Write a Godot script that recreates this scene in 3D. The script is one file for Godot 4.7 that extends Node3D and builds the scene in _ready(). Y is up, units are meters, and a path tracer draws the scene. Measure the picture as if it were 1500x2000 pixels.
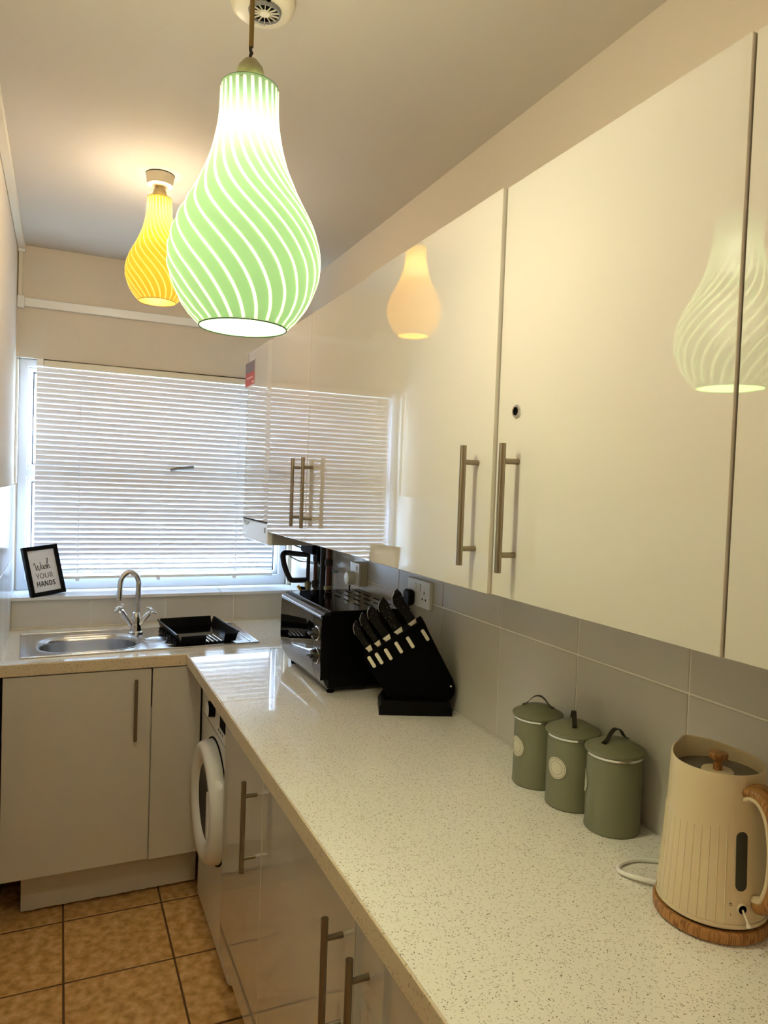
extends Node3D

# ---------------------------------------------------------------- mesh builder
class MB:
	var v := PackedVector3Array()
	var n := PackedVector3Array()
	var u := PackedVector2Array()
	var t := Transform3D()

	func tri(a: Vector3, b: Vector3, c: Vector3, na: Vector3, nb: Vector3, nc: Vector3, ua := Vector2.ZERO, ub := Vector2.ZERO, uc := Vector2.ZERO) -> void:
		var g := (b - a).cross(c - a)
		if g.length_squared() < 1e-18:
			return
		var tb := t.basis
		if g.dot(na + nb + nc) > 0.0:
			v.append_array([t * a, t * c, t * b])
			n.append_array([(tb * na).normalized(), (tb * nc).normalized(), (tb * nb).normalized()])
			u.append_array([ua, uc, ub])
		else:
			v.append_array([t * a, t * b, t * c])
			n.append_array([(tb * na).normalized(), (tb * nb).normalized(), (tb * nc).normalized()])
			u.append_array([ua, ub, uc])

	func quad(a: Vector3, b: Vector3, c: Vector3, d: Vector3, na: Vector3, nb: Vector3, nc: Vector3, nd: Vector3) -> void:
		tri(a, b, c, na, nb, nc, Vector2(0, 0), Vector2(1, 0), Vector2(1, 1))
		tri(a, c, d, na, nc, nd, Vector2(0, 0), Vector2(1, 1), Vector2(0, 1))

	func flat(a: Vector3, b: Vector3, c: Vector3, d: Vector3, nn: Vector3) -> void:
		quad(a, b, c, d, nn, nn, nn, nn)

	# box with chamfered edges whose normals are blended, so edges catch light
	func box(c: Vector3, s: Vector3, r := 0.0) -> void:
		var h := s / 2.0
		r = min(r, min(h.x, min(h.y, h.z)) * 0.98)
		var ax := [Vector3(1, 0, 0), Vector3(0, 1, 0), Vector3(0, 0, 1)]
		for i in 3:
			var j := (i + 1) % 3
			var k := (i + 2) % 3
			for sg in [-1.0, 1.0]:
				var nn: Vector3 = ax[i] * sg
				var o: Vector3 = c + nn * h[i]
				var a: Vector3 = ax[j] * (h[j] - r)
				var b: Vector3 = ax[k] * (h[k] - r)
				flat(o - a - b, o + a - b, o + a + b, o - a + b, nn)
		if r <= 0.0:
			return
		for i in 3:
			var j := (i + 1) % 3
			var k := (i + 2) % 3
			for sj in [-1.0, 1.0]:
				for sk in [-1.0, 1.0]:
					var nj: Vector3 = ax[j] * sj
					var nk: Vector3 = ax[k] * sk
					var l: Vector3 = ax[i] * (h[i] - r)
					var pj: Vector3 = c + nj * h[j] + nk * (h[k] - r)
					var pk: Vector3 = c + nk * h[k] + nj * (h[j] - r)
					quad(pj - l, pj + l, pk + l, pk - l, nj, nj, nk, nk)
		for sx in [-1.0, 1.0]:
			for sy in [-1.0, 1.0]:
				for sz in [-1.0, 1.0]:
					var q := Vector3(sx * (h.x - r), sy * (h.y - r), sz * (h.z - r)) + c
					tri(q + Vector3(sx * r, 0, 0), q + Vector3(0, sy * r, 0), q + Vector3(0, 0, sz * r), Vector3(sx, 0, 0), Vector3(0, sy, 0), Vector3(0, 0, sz))

	func box2(a: Vector3, b: Vector3, r := 0.0) -> void:
		box((a + b) / 2.0, (b - a).abs(), r)

	# smooth grid of points; rows of equal length
	func surf(P: Array, flip := false, close_u := false) -> void:
		var R := P.size()
		var C: int = P[0].size()
		var N := []
		for i in R:
			var row := []
			for j in C:
				var du: Vector3
				if close_u:
					du = P[i][(j + 1) % C] - P[i][(j - 1 + C) % C]
				else:
					du = P[i][min(j + 1, C - 1)] - P[i][max(j - 1, 0)]
				var dv: Vector3 = P[min(i + 1, R - 1)][j] - P[max(i - 1, 0)][j]
				var nn := du.cross(dv)
				row.append((-nn if flip else nn).normalized())
			N.append(row)
		for i in R:
			for j in C:
				if N[i][j].length_squared() < 0.5:
					var sum := Vector3.ZERO
					for q in N[i + 1 if i + 1 < R else i - 1]:
						sum += q
					N[i][j] = sum.normalized()
		var last := C if close_u else C - 1
		for i in R - 1:
			for j in last:
				var k := (j + 1) % C
				var u0 := float(j) / last
				var u1 := float(j + 1) / last
				var v0 := float(i) / (R - 1)
				var v1 := float(i + 1) / (R - 1)
				tri(P[i][j], P[i][k], P[i + 1][k], N[i][j], N[i][k], N[i + 1][k], Vector2(u0, v0), Vector2(u1, v0), Vector2(u1, v1))
				tri(P[i][j], P[i + 1][k], P[i + 1][j], N[i][j], N[i + 1][k], N[i + 1][j], Vector2(u0, v0), Vector2(u1, v1), Vector2(u0, v1))

	# turned shape about y; profile of (radius, height) from bottom to top; corners sharper than 40 degrees stay sharp
	func lathe(pr: Array, seg := 40, a0 := 0.0, a1 := TAU) -> void:
		var K := pr.size()
		var sn := []
		for i in K - 1:
			var d: Vector2 = pr[i + 1] - pr[i]
			sn.append(Vector2(d.y, -d.x).normalized())
		for i in K - 1:
			var n0: Vector2 = sn[i]
			var n1: Vector2 = sn[i]
			if i > 0 and sn[i - 1].dot(sn[i]) > 0.75:
				n0 = (sn[i - 1] + sn[i]).normalized()
			if i < K - 2 and sn[i + 1].dot(sn[i]) > 0.75:
				n1 = (sn[i + 1] + sn[i]).normalized()
			for j in seg:
				var p := a0 + (a1 - a0) * j / seg
				var q := a0 + (a1 - a0) * (j + 1) / seg
				var cp := Vector3(cos(p), 0, sin(p))
				var cq := Vector3(cos(q), 0, sin(q))
				var up := Vector3.UP
				quad(cp * pr[i].x + up * pr[i].y, cq * pr[i].x + up * pr[i].y, cq * pr[i + 1].x + up * pr[i + 1].y, cp * pr[i + 1].x + up * pr[i + 1].y,
					cp * n0.x + up * n0.y, cq * n0.x + up * n0.y, cq * n1.x + up * n1.y, cp * n1.x + up * n1.y)

	# round bar along a path
	func tube(path: Array, r: float, seg := 12, caps := true, r1 := -1.0) -> void:
		var K := path.size()
		var side := Vector3.ZERO
		var rings := []
		var nrm := []
		for i in K:
			var d: Vector3 = (path[min(i + 1, K - 1)] - path[max(i - 1, 0)]).normalized()
			if i == 0:
				side = d.cross(Vector3.UP if absf(d.y) < 0.9 else Vector3.RIGHT).normalized()
			else:
				side = (side - d * side.dot(d)).normalized()
			var other := d.cross(side)
			var rr := r if r1 < 0.0 else lerpf(r, r1, float(i) / (K - 1))
			var ring := []
			var nr := []
			for j in seg:
				var a := TAU * j / seg
				var o := side * cos(a) + other * sin(a)
				ring.append(path[i] + o * rr)
				nr.append(o)
			rings.append(ring)
			nrm.append(nr)
		for i in K - 1:
			for j in seg:
				var k := (j + 1) % seg
				quad(rings[i][j], rings[i][k], rings[i + 1][k], rings[i + 1][j], nrm[i][j], nrm[i][k], nrm[i + 1][k], nrm[i + 1][j])
		if caps:
			for e in [0, K - 1]:
				var d: Vector3 = (path[0] - path[1]) if e == 0 else (path[K - 1] - path[K - 2])
				d = d.normalized()
				for j in range(1, seg - 1):
					tri(rings[e][0], rings[e][j], rings[e][j + 1], d, d, d)

	# outline in xy, pushed out from z0 to z1, with a chamfer of c
	func prism(poly: Array, z0: float, z1: float, c := 0.0) -> void:
		var K := poly.size()
		var area := 0.0
		for i in K:
			area += poly[i].cross(poly[(i + 1) % K])
		var P := poly.duplicate()
		if area < 0.0:
			P.reverse()
		var en := []
		for i in K:
			var d: Vector2 = P[(i + 1) % K] - P[i]
			en.append(Vector2(d.y, -d.x).normalized())
		var ins := []
		for i in K:
			var m: Vector2 = en[i] + en[(i - 1 + K) % K]
			var l := m.length_squared()
			ins.append(P[i] - m * (2.0 / maxf(l, 0.6)) * c)
		var idx := Geometry2D.triangulate_polygon(PackedVector2Array(ins))
		for k in range(0, idx.size(), 3):
			var a: Vector2 = ins[idx[k]]
			var b: Vector2 = ins[idx[k + 1]]
			var d: Vector2 = ins[idx[k + 2]]
			tri(Vector3(a.x, a.y, z1), Vector3(b.x, b.y, z1), Vector3(d.x, d.y, z1), Vector3.BACK, Vector3.BACK, Vector3.BACK)
			tri(Vector3(a.x, a.y, z0), Vector3(b.x, b.y, z0), Vector3(d.x, d.y, z0), Vector3.FORWARD, Vector3.FORWARD, Vector3.FORWARD)
		for i in K:
			var j := (i + 1) % K
			var e: Vector2 = en[i]
			var ei := e
			var ej := e
			if e.dot(en[(i - 1 + K) % K]) > 0.75:
				ei = (e + en[(i - 1 + K) % K]).normalized()
			if e.dot(en[j]) > 0.75:
				ej = (e + en[j]).normalized()
			var n0 := Vector3(ei.x, ei.y, 0)
			var n1 := Vector3(ej.x, ej.y, 0)
			var a := Vector3(P[i].x, P[i].y, z0 + c)
			var b := Vector3(P[j].x, P[j].y, z0 + c)
			var d := Vector3(P[j].x, P[j].y, z1 - c)
			var f := Vector3(P[i].x, P[i].y, z1 - c)
			quad(a, b, d, f, n0, n1, n1, n0)
			if c > 0.0:
				var ia := Vector3(ins[i].x, ins[i].y, z1)
				var ib := Vector3(ins[j].x, ins[j].y, z1)
				quad(f, d, ib, ia, n0, n1, Vector3.BACK, Vector3.BACK)
				ia.z = z0
				ib.z = z0
				quad(a, b, ib, ia, n0, n1, Vector3.FORWARD, Vector3.FORWARD)

	func mesh() -> ArrayMesh:
		var arr := []
		arr.resize(Mesh.ARRAY_MAX)
		arr[Mesh.ARRAY_VERTEX] = v
		arr[Mesh.ARRAY_NORMAL] = n
		arr[Mesh.ARRAY_TEX_UV] = u
		var m := ArrayMesh.new()
		m.add_surface_from_arrays(Mesh.PRIMITIVE_TRIANGLES, arr)
		return m

# ---------------------------------------------------------------- naming helpers
var used := {}

func numbered(called: String) -> String:
	if not used.has(called):
		used[called] = 0
		return called
	used[called] += 1
	return "%s_%03d" % [called, used[called]]

func tag(o: Node3D, label: String, category: String, group := "") -> Node3D:
	o.set_meta("label", label)
	o.set_meta("category", category)
	if group:
		o.set_meta("group", group)
	return o

func thing(called: String, label: String, category: String, at := Vector3.ZERO, turn := 0.0, group := "") -> Node3D:
	var o := Node3D.new()
	o.name = numbered(called)
	add_child(o)
	o.position = at
	o.rotation.y = turn
	return tag(o, label, category, group)

func part(called: String, mesh: Mesh, m: Material, parent: Node3D, at := Vector3.ZERO) -> MeshInstance3D:
	var o := MeshInstance3D.new()
	o.mesh = mesh
	o.material_override = m
	o.cast_shadow = GeometryInstance3D.SHADOW_CASTING_SETTING_ON
	o.position = at
	if parent == self:
		o.name = numbered(called)
	else:
		var k := 0
		var nm := called
		while parent.has_node(NodePath(nm)):
			k += 1
			nm = "%s_%03d" % [called, k]
		o.name = nm
	parent.add_child(o, true)
	return o

func struct(called: String, mesh: Mesh, m: Material, label: String) -> MeshInstance3D:
	var o := part(called, mesh, m, self)
	o.set_meta("kind", "structure")
	o.set_meta("label", label)
	return o

func bxm(a: Vector3, b: Vector3, r := 0.0) -> ArrayMesh:
	var k := MB.new()
	k.box2(a, b, r)
	return k.mesh()

func rodm(a: Vector3, b: Vector3, r: float, seg := 14) -> ArrayMesh:
	var k := MB.new()
	k.tube([a, b], r, seg)
	return k.mesh()

func lathem(pr: Array, seg := 40) -> ArrayMesh:
	var k := MB.new()
	k.lathe(pr, seg)
	return k.mesh()

func rrect(w: float, h: float, r: float, seg := 6) -> Array:
	var out := []
	for q in 4:
		var c := Vector2((w / 2 - r) * (1 if q == 0 or q == 3 else -1), (h / 2 - r) * (1 if q < 2 else -1))
		for i in seg + 1:
			var a := PI / 2 * q + PI / 2 * i / seg
			out.append(c + Vector2(cos(a), sin(a)) * r)
	return out

func smooth_path(pts: Array, per := 6) -> Array:
	var out := []
	for i in pts.size() - 1:
		var p0: Vector3 = pts[max(i - 1, 0)]
		var p1: Vector3 = pts[i]
		var p2: Vector3 = pts[i + 1]
		var p3: Vector3 = pts[min(i + 2, pts.size() - 1)]
		for k in per:
			out.append(p1.cubic_interpolate(p2, p0, p3, float(k) / per))
	out.append(pts[-1])
	return out

# ---------------------------------------------------------------- materials
var M := {}

func mat(called: String, c: Color, rough := 0.5, metal := 0.0) -> StandardMaterial3D:
	var m := StandardMaterial3D.new()
	m.resource_name = called
	m.albedo_color = c
	m.roughness = rough
	m.metallic = metal
	M[called] = m
	return m

func rgb(r: int, g: int, b: int) -> Color:
	return Color(r / 255.0, g / 255.0, b / 255.0)

func noise_tex(freq: float, cols: Array, offs: Array, sd: int, size := 512, oct := 4, asn := false, bump := 4.0) -> NoiseTexture2D:
	var f := FastNoiseLite.new()
	f.seed = sd
	f.frequency = freq
	f.fractal_octaves = oct
	f.noise_type = FastNoiseLite.TYPE_SIMPLEX_SMOOTH
	var t := NoiseTexture2D.new()
	t.noise = f
	t.width = size
	t.height = size
	t.seamless = true
	t.generate_mipmaps = false
	if asn:
		t.as_normal_map = true
		t.bump_strength = bump
	elif cols.size():
		var g := Gradient.new()
		g.offsets = PackedFloat32Array(offs)
		g.colors = PackedColorArray(cols)
		t.color_ramp = g
	return t

func speck_tex(base: Color, flecks: Array, count: int, size: int, sd: int) -> ImageTexture:
	var rng := RandomNumberGenerator.new()
	rng.seed = sd
	var im := Image.create_empty(size, size, false, Image.FORMAT_RGB8)
	im.fill(base)
	for i in count:
		var c: Color = flecks[rng.randi() % flecks.size()]
		c = base.lerp(c, rng.randf_range(0.35, 1.0))
		var x := rng.randi() % size
		var y := rng.randi() % size
		var a := rng.randf() * PI
		var l := rng.randf_range(0.6, 2.6) if rng.randf() < 0.9 else rng.randf_range(2.5, 4.2)
		var w := rng.randf_range(0.6, 1.3)
		for dx in range(-4, 5):
			for dy in range(-4, 5):
				var p := dx * cos(a) + dy * sin(a)
				var q := -dx * sin(a) + dy * cos(a)
				if absf(p) <= l and absf(q) <= w * (1.0 - 0.4 * absf(p) / l):
					im.set_pixel((x + dx + size) % size, (y + dy + size) % size, c)
	return ImageTexture.create_from_image(im)

func tri_world(m: StandardMaterial3D, s: float, off := Vector3.ZERO, world := true) -> void:
	m.uv1_triplanar = true
	m.uv1_world_triplanar = world
	m.uv1_scale = Vector3(s, s, s)
	m.uv1_offset = off
	m.uv1_triplanar_sharpness = 8.0

func wood_tex(light: Color, dark: Color, sd: int) -> ImageTexture:
	var f := FastNoiseLite.new()
	f.seed = sd
	f.frequency = 0.012
	f.fractal_octaves = 3
	var g := FastNoiseLite.new()
	g.seed = sd + 7
	g.frequency = 0.05
	var im := Image.create_empty(512, 512, false, Image.FORMAT_RGB8)
	for y in 512:
		for x in 512:
			var w := f.get_noise_2d(x * 1.2, y * 0.16)
			var r := 0.5 + 0.5 * sin(x * 0.16 + w * 16.0)
			var fine := g.get_noise_2d(x * 6.0, y * 0.35)
			var k := clampf(0.22 + 0.6 * pow(r, 2.2) + 0.3 * fine, 0.0, 1.0)
			im.set_pixel(x, y, light.lerp(dark, k))
	return ImageTexture.create_from_image(im)

func make_materials() -> void:
	var p := mat("wall_paint", rgb(216, 205, 188), 0.75)
	p.normal_enabled = true
	p.normal_texture = noise_tex(0.02, [], [], 3, 256, 4, true, 2.0)
	p.normal_scale = 0.35
	tri_world(p, 1.3)
	var ce := mat("ceiling_paint", rgb(202, 194, 182), 0.8)
	ce.normal_enabled = true
	ce.normal_texture = p.normal_texture
	ce.normal_scale = 0.3
	tri_world(ce, 0.8)
	var gl := mat("gloss_white", rgb(210, 205, 195), 0.03)
	gl.metallic_specular = 0.65
	gl.clearcoat_enabled = true
	gl.clearcoat = 0.6
	gl.clearcoat_roughness = 0.02
	mat("carcass_white", rgb(232, 228, 218), 0.4)
	mat("door_edge", rgb(214, 206, 186), 0.35)
	mat("grout", rgb(244, 241, 232), 0.7)
	mat("tile_grey", rgb(210, 206, 199), 0.2)
	mat("tile_grey_b", rgb(207, 203, 195), 0.2)
	mat("tile_white", rgb(232, 234, 236), 0.15)
	mat("floor_grout", rgb(104, 76, 44), 0.9)
	for i in 3:
		var ft := mat("floor_tile_%d" % i, Color(1, 1, 1), 0.5)
		ft.albedo_texture = noise_tex(0.022, [rgb(188, 142, 82), rgb(214, 168, 104), rgb(226, 182, 120), rgb(240, 204, 148)], [0.1, 0.42, 0.62, 0.95], 11 + i, 512, 7)
		tri_world(ft, 2.1, Vector3(0.17 * i, 0.3 * i, 0.41 * i))
	var wt := mat("worktop_speckle", Color(1, 1, 1), 0.06)
	wt.albedo_texture = speck_tex(rgb(247, 245, 236), [rgb(110, 98, 80), rgb(140, 128, 104), rgb(82, 74, 62), rgb(200, 192, 170), rgb(160, 146, 120), rgb(170, 172, 156)], 15000, 1024, 21)
	tri_world(wt, 1.7)
	wt.clearcoat_enabled = true
	wt.clearcoat = 0.5
	wt.clearcoat_roughness = 0.03
	var we := mat("worktop_edge", Color(1, 1, 1), 0.3)
	we.albedo_texture = speck_tex(rgb(218, 200, 170), [rgb(140, 112, 78), rgb(120, 96, 66), rgb(238, 226, 200), rgb(165, 138, 100)], 12000, 1024, 22)
	tri_world(we, 1.25)
	mat("chrome", rgb(225, 228, 232), 0.08, 1.0)
	mat("steel_handle", rgb(150, 140, 124), 0.28, 1.0)
	mat("sink_steel", rgb(210, 212, 216), 0.22, 1.0)
	mat("dark_steel", rgb(70, 66, 60), 0.35, 1.0)
	mat("black_gloss", rgb(7, 7, 8), 0.06)
	mat("black_satin", rgb(6, 6, 7), 0.35).metallic_specular = 0.25
	mat("black_matt", rgb(6, 6, 7), 0.6).metallic_specular = 0.15
	mat("rubber_black", rgb(18, 18, 19), 0.55)
	var og := mat("oven_glass", rgb(6, 9, 14), 0.02)
	og.metallic_specular = 1.0
	mat("oven_panel", rgb(44, 46, 50), 0.10, 0.45)
	mat("grey_panel", rgb(126, 128, 132), 0.22, 0.6)
	mat("white_plastic", rgb(238, 238, 234), 0.25)
	mat("cream_plastic", rgb(226, 218, 198), 0.4)
	mat("boiler_grey", rgb(178, 176, 168), 0.4)
	mat("grey_plastic", rgb(120, 120, 118), 0.45)
	var uf := mat("window_frame", rgb(228, 234, 244), 0.3)
	uf.metallic_specular = 0.5
	var gp := mat("pane", Color(1, 1, 1, 0.06), 0.02)
	gp.transparency = BaseMaterial3D.TRANSPARENCY_ALPHA
	var sl := mat("slat", rgb(236, 234, 236), 0.35)
	sl.backlight_enabled = true
	sl.backlight = Color(0.36, 0.36, 0.36)
	mat("cord_white", rgb(240, 240, 242), 0.6)
	var sg := mat("sage", rgb(124, 124, 100), 0.42)
	sg.metallic_specular = 0.4
	mat("label_cream", rgb(214, 210, 192), 0.5)
	mat("label_grey", rgb(160, 158, 140), 0.5)
	var kt := mat("kettle_cream", rgb(222, 204, 170), 0.32)
	kt.metallic_specular = 0.5
	mat("kettle_lid", rgb(96, 92, 84), 0.12)
	mat("kettle_window", rgb(50, 50, 40), 0.3)
	var wd := mat("wood", Color(1, 1, 1), 0.45)
	wd.albedo_texture = wood_tex(rgb(192, 142, 82), rgb(118, 74, 34), 5)
	tri_world(wd, 7.0, Vector3.ZERO, false)
	var ks := mat("knife_handle", Color(1, 1, 1), 0.25)
	ks.albedo_texture = speck_tex(rgb(9, 9, 10), [rgb(190, 190, 188), rgb(120, 120, 118), rgb(70, 70, 70), rgb(30, 30, 30)], 1500, 512, 31)
	ks.metallic_specular = 0.3
	tri_world(ks, 4.0, Vector3.ZERO, false)
	mat("bolster_cream", rgb(240, 234, 214), 0.35, 0.1)
	mat("copper_pipe", rgb(84, 50, 38), 0.5, 0.35)
	mat("brass_old", rgb(140, 130, 96), 0.4, 0.5)
	mat("dark_pipe", rgb(38, 30, 26), 0.5, 0.2)
	mat("valve_yellow", rgb(206, 160, 30), 0.4)
	mat("bracket_green", rgb(108, 128, 122), 0.5)
	mat("cord_brown", rgb(116, 88, 40), 0.7)
	mat("cord_dark", rgb(30, 22, 16), 0.7)
	mat("lampholder", rgb(150, 144, 112), 0.5)
	mat("brown_card", rgb(74, 58, 44), 0.8)
	mat("paper_white", rgb(232, 232, 236), 0.6)
	mat("print_dark", rgb(34, 42, 54), 0.7)
	mat("print_grey", rgb(92, 98, 108), 0.7)
	mat("sticker_grey", rgb(118, 106, 112), 0.4)
	mat("sticker_red", rgb(186, 62, 48), 0.4)
	mat("sticker_white", rgb(238, 214, 200), 0.5)
	mat("gasket", rgb(20, 24, 30), 0.6)
	mat("brick", rgb(176, 150, 138), 0.9)
	mat("brick_grey", rgb(186, 182, 180), 0.9)
	mat("mortar", rgb(206, 204, 200), 0.9)
	mat("concrete", rgb(196, 194, 188), 0.9)
	# lamp shades: thin translucent body with paler raised ribs
	shade_mat("shade_green", rgb(160, 198, 152), Color(0.180, 0.222, 0.190), Color(0.010, 0.020, 0.010))
	shade_mat("rib_green", rgb(232, 244, 228), Color(0.54, 0.58, 0.52), Color(0, 0, 0))
	shade_mat("shade_yellow", rgb(226, 186, 70), Color(0.46, 0.40, 0.08), Color(0.020, 0.014, 0.003))
	shade_mat("rib_yellow", rgb(246, 230, 160), Color(0.70, 0.67, 0.42), Color(0, 0, 0))
	mat("rim_green", rgb(28, 52, 32), 0.5)
	mat("rim_yellow", rgb(96, 64, 20), 0.5)
	var bu := mat("bulb_glow", rgb(250, 248, 240), 0.4)
	bu.emission_enabled = true
	bu.emission = Color(1.0, 0.95, 0.86)
	bu.emission_energy_multiplier = 160.0

func shade_mat(called: String, c: Color, through: Color, glow: Color) -> void:
	var m := mat(called, c, 0.55)
	m.backlight_enabled = true
	m.backlight = through
	m.cull_mode = BaseMaterial3D.CULL_DISABLED
	if glow != Color(0, 0, 0):
		m.emission_enabled = true
		m.emission = glow.linear_to_srgb()
		m.emission_energy_multiplier = 1.0

# ---------------------------------------------------------------- scene
func _ready() -> void:
	# camera
	var cam := Camera3D.new()
	cam.name = "camera"
	cam.keep_aspect = Camera3D.KEEP_HEIGHT
	cam.fov = rad_to_deg(2.0 * atan(1000.0 / 1400.0))
	cam.near = 0.02
	cam.far = 60.0
	cam.basis = Basis(Vector3.UP, -0.4244) * Basis(Vector3.RIGHT, -0.036) * Basis(Vector3.BACK, 0.0362)
	cam.position = Vector3(-1.0253, 1.5394, 3.206)
	add_child(cam)
	cam.current = true
	# sky and exposure
	var sky := ProceduralSkyMaterial.new()
	sky.sky_top_color = Color(0.74, 0.87, 1.0)
	sky.sky_horizon_color = Color(0.84, 0.92, 1.0)
	sky.ground_horizon_color = Color(0.8, 0.8, 0.8)
	sky.ground_bottom_color = Color(0.6, 0.6, 0.58)
	sky.sky_energy_multiplier = 4.8
	sky.ground_energy_multiplier = 3.2
	var env := Environment.new()
	env.background_mode = Environment.BG_SKY
	env.sky = Sky.new()
	env.sky.sky_material = sky
	env.tonemap_mode = Environment.TONE_MAPPER_LINEAR
	env.tonemap_exposure = 1.28
	env.sdfgi_enabled = true
	env.ssao_enabled = true
	env.ssil_enabled = true
	var we := WorldEnvironment.new()
	we.name = "world_environment"
	we.environment = env
	add_child(we)
	make_materials()
	build_shell()
	build_window()
	build_worktops()
	build_wall_cabinets()
	build_base_cabinets()
	build_washer()
	build_boiler()
	build_lamps()
	build_oven()
	build_knives()
	build_canisters()
	build_kettle()
	build_sink()
	build_tap()
	build_rack()
	build_frame()
	build_sockets()
	build_pipes()
	build_smoke_alarm()
	build_outside()

const H := 0.91
const CEIL := 2.477
const ZEND := 4.7

func build_shell() -> void:
	# floor with separate tiles
	var fl := struct("floor", bxm(Vector3(-1.3, -0.12, -0.3), Vector3(0.1, -0.0028, ZEND + 0.1)), M.floor_grout, "beige tiled kitchen floor with dark brown joints")
	var xs := [-1.203, -0.991, -0.665, -0.34, -0.01]
	var zs := [0.02, 0.235]
	while zs[-1] < ZEND - 0.05:
		zs.append(zs[-1] + 0.331)
	zs[-1] = ZEND
	var n := 0
	for i in xs.size() - 1:
		for j in zs.size() - 1:
			part("floor_tile", bxm(Vector3(xs[i] + 0.0028, -0.012, zs[j] + 0.0042), Vector3(xs[i + 1] - 0.0028, 0.0 - 0.0006 * ((n * 7) % 3), zs[j + 1] - 0.0042), 0.002), M["floor_tile_%d" % ((n * 5) % 3)], fl)
			n += 1
	struct("ceiling", bxm(Vector3(-1.32, CEIL, -0.42), Vector3(0.16, CEIL + 0.12, ZEND + 0.12)), M.ceiling_paint, "smooth painted ceiling above the galley")
	# right wall, tiled above the worktop
	var wr := struct("wall_right", bxm(Vector3(0.004, -0.1, -0.41), Vector3(0.16, CEIL + 0.05, ZEND + 0.12)), M.wall_paint, "painted wall behind the wall cabinets")
	part("grout_bed", bxm(Vector3(0.0015, H - 0.02, -0.135), Vector3(0.02, 1.475, 3.6)), M.grout, wr)
	var tz := [-0.128, 0.173]
	while tz[-1] < 3.4:
		tz.append(tz[-1] + 0.3012)
	for i in tz.size() - 1:
		for row in [[H + 0.001, 1.188], [1.191, 1.472]]:
			part("wall_tile", bxm(Vector3(-0.0005, row[0] + 0.0012, tz[i] + 0.0015), Vector3(0.012, row[1], tz[i + 1] - 0.0015), 0.0016), M.tile_grey if (i + int(row[0] * 2)) % 2 else M.tile_grey_b, wr)
	# left wall with white tiles
	var wl := struct("wall_left", bxm(Vector3(-1.36, -0.1, -0.41), Vector3(-1.203, CEIL + 0.05, ZEND + 0.12)), M.wall_paint, "painted wall on the left, white tiles below")
	part("grout_bed", bxm(Vector3(-1.21, H - 0.02, -0.165), Vector3(-1.2005, 1.49, 3.0)), M.grout, wl)
	for i in 10:
		for row in [[H + 0.001, 1.199], [1.202, 1.492]]:
			part("wall_tile", bxm(Vector3(-1.21, row[0], -0.16 + 0.3 * i + 0.0012), Vector3(-1.198, row[1], 0.14 + 0.3 * i - 0.0012), 0.0016), M.tile_white, wl)
	# window wall: projecting tiled ledge below, plaster above and beside the window
	var k := MB.new()
	k.box2(Vector3(-1.3, -0.1, -0.40), Vector3(0.1, 1.03, -0.008))
	k.box2(Vector3(-1.3, 2.0195, -0.40), Vector3(0.1, CEIL + 0.05, -0.14))
	k.box2(Vector3(-0.0168, 1.0, -0.40), Vector3(0.1, 2.05, -0.14))
	k.box2(Vector3(-1.36, 0.9, -0.40), Vector3(-1.193, 2.05, -0.17))
	var wb := struct("wall_back", k.mesh(), M.wall_paint, "window wall, plastered above and tiled below the sill")
	part("grout_bed", bxm(Vector3(-1.2, H - 0.02, -0.02), Vector3(0.0, 1.03, -0.0025)), M.grout, wb)
	var tx := [-1.199, -0.903, -0.603, -0.305, -0.003]
	for i in 4:
		part("wall_tile", bxm(Vector3(tx[i] + 0.0015, H + 0.003, -0.012), Vector3(tx[i + 1] - 0.0015, 1.029, 0.0), 0.0016), M.tile_grey, wb)
	# sill of white tiles falling slightly to the front
	var sx := [-1.199, -0.79, -0.36, -0.003]
	for i in 3:
		k = MB.new()
		k.prism([Vector2(-0.012, 1.028), Vector2(-0.012, 1.0405), Vector2(0.185, 1.045), Vector2(0.185, 1.028)], sx[i] + 0.001, sx[i + 1] - 0.001, 0.0015)
		var o := part("sill_tile", k.mesh(), M.tile_white, wb)
		o.rotation.y = PI / 2
	# far end of the room, behind the photographer, with an open doorway
	k = MB.new()
	k.box2(Vector3(-1.36, -0.1, ZEND), Vector3(-1.1, CEIL + 0.05, ZEND + 0.12))
	k.box2(Vector3(-0.2, -0.1, ZEND), Vector3(0.16, CEIL + 0.05, ZEND + 0.12))
	k.box2(Vector3(-1.2, 2.1, ZEND), Vector3(0.1, CEIL + 0.05, ZEND + 0.12))
	struct("wall_front", k.mesh(), M.wall_paint, "end wall with a doorway behind the photographer")
	var dr := struct("door_1", bxm(Vector3(-1.1, 0.004, ZEND + 0.02), Vector3(-0.2, 2.1, ZEND + 0.06), 0.002), M.carcass_white, "plain white door in the end wall")
	part("door_panel", bxm(Vector3(-0.98, 0.15, ZEND + 0.012), Vector3(-0.32, 0.9, ZEND + 0.022), 0.004), M.carcass_white, dr)
	part("door_panel", bxm(Vector3(-0.98, 1.05, ZEND + 0.012), Vector3(-0.32, 1.98, ZEND + 0.022), 0.004), M.carcass_white, dr)
	# corner strip beside the window and the cable trunking
	struct("trim_1", bxm(Vector3(-1.203, 1.497, -0.155), Vector3(-1.192, 2.01, -0.13), 0.003), M.white_plastic, "thin white corner strip beside the window")
	var ct := thing("cable_trunking", "white plastic cable trunking along the top of the left and window walls", "cable trunking")
	part("run", bxm(Vector3(-1.203, CEIL - 0.022, -0.13), Vector3(-1.176, CEIL, 3.4), 0.003), M.cream_plastic, ct)
	part("run", bxm(Vector3(-1.2, 2.25, -0.14), Vector3(-1.184, CEIL - 0.022, -0.123), 0.003), M.cream_plastic, ct)
	part("run", bxm(Vector3(-1.176, 2.226, -0.14), Vector3(-0.02, 2.262, -0.122), 0.003), M.white_plastic, ct)
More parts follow.
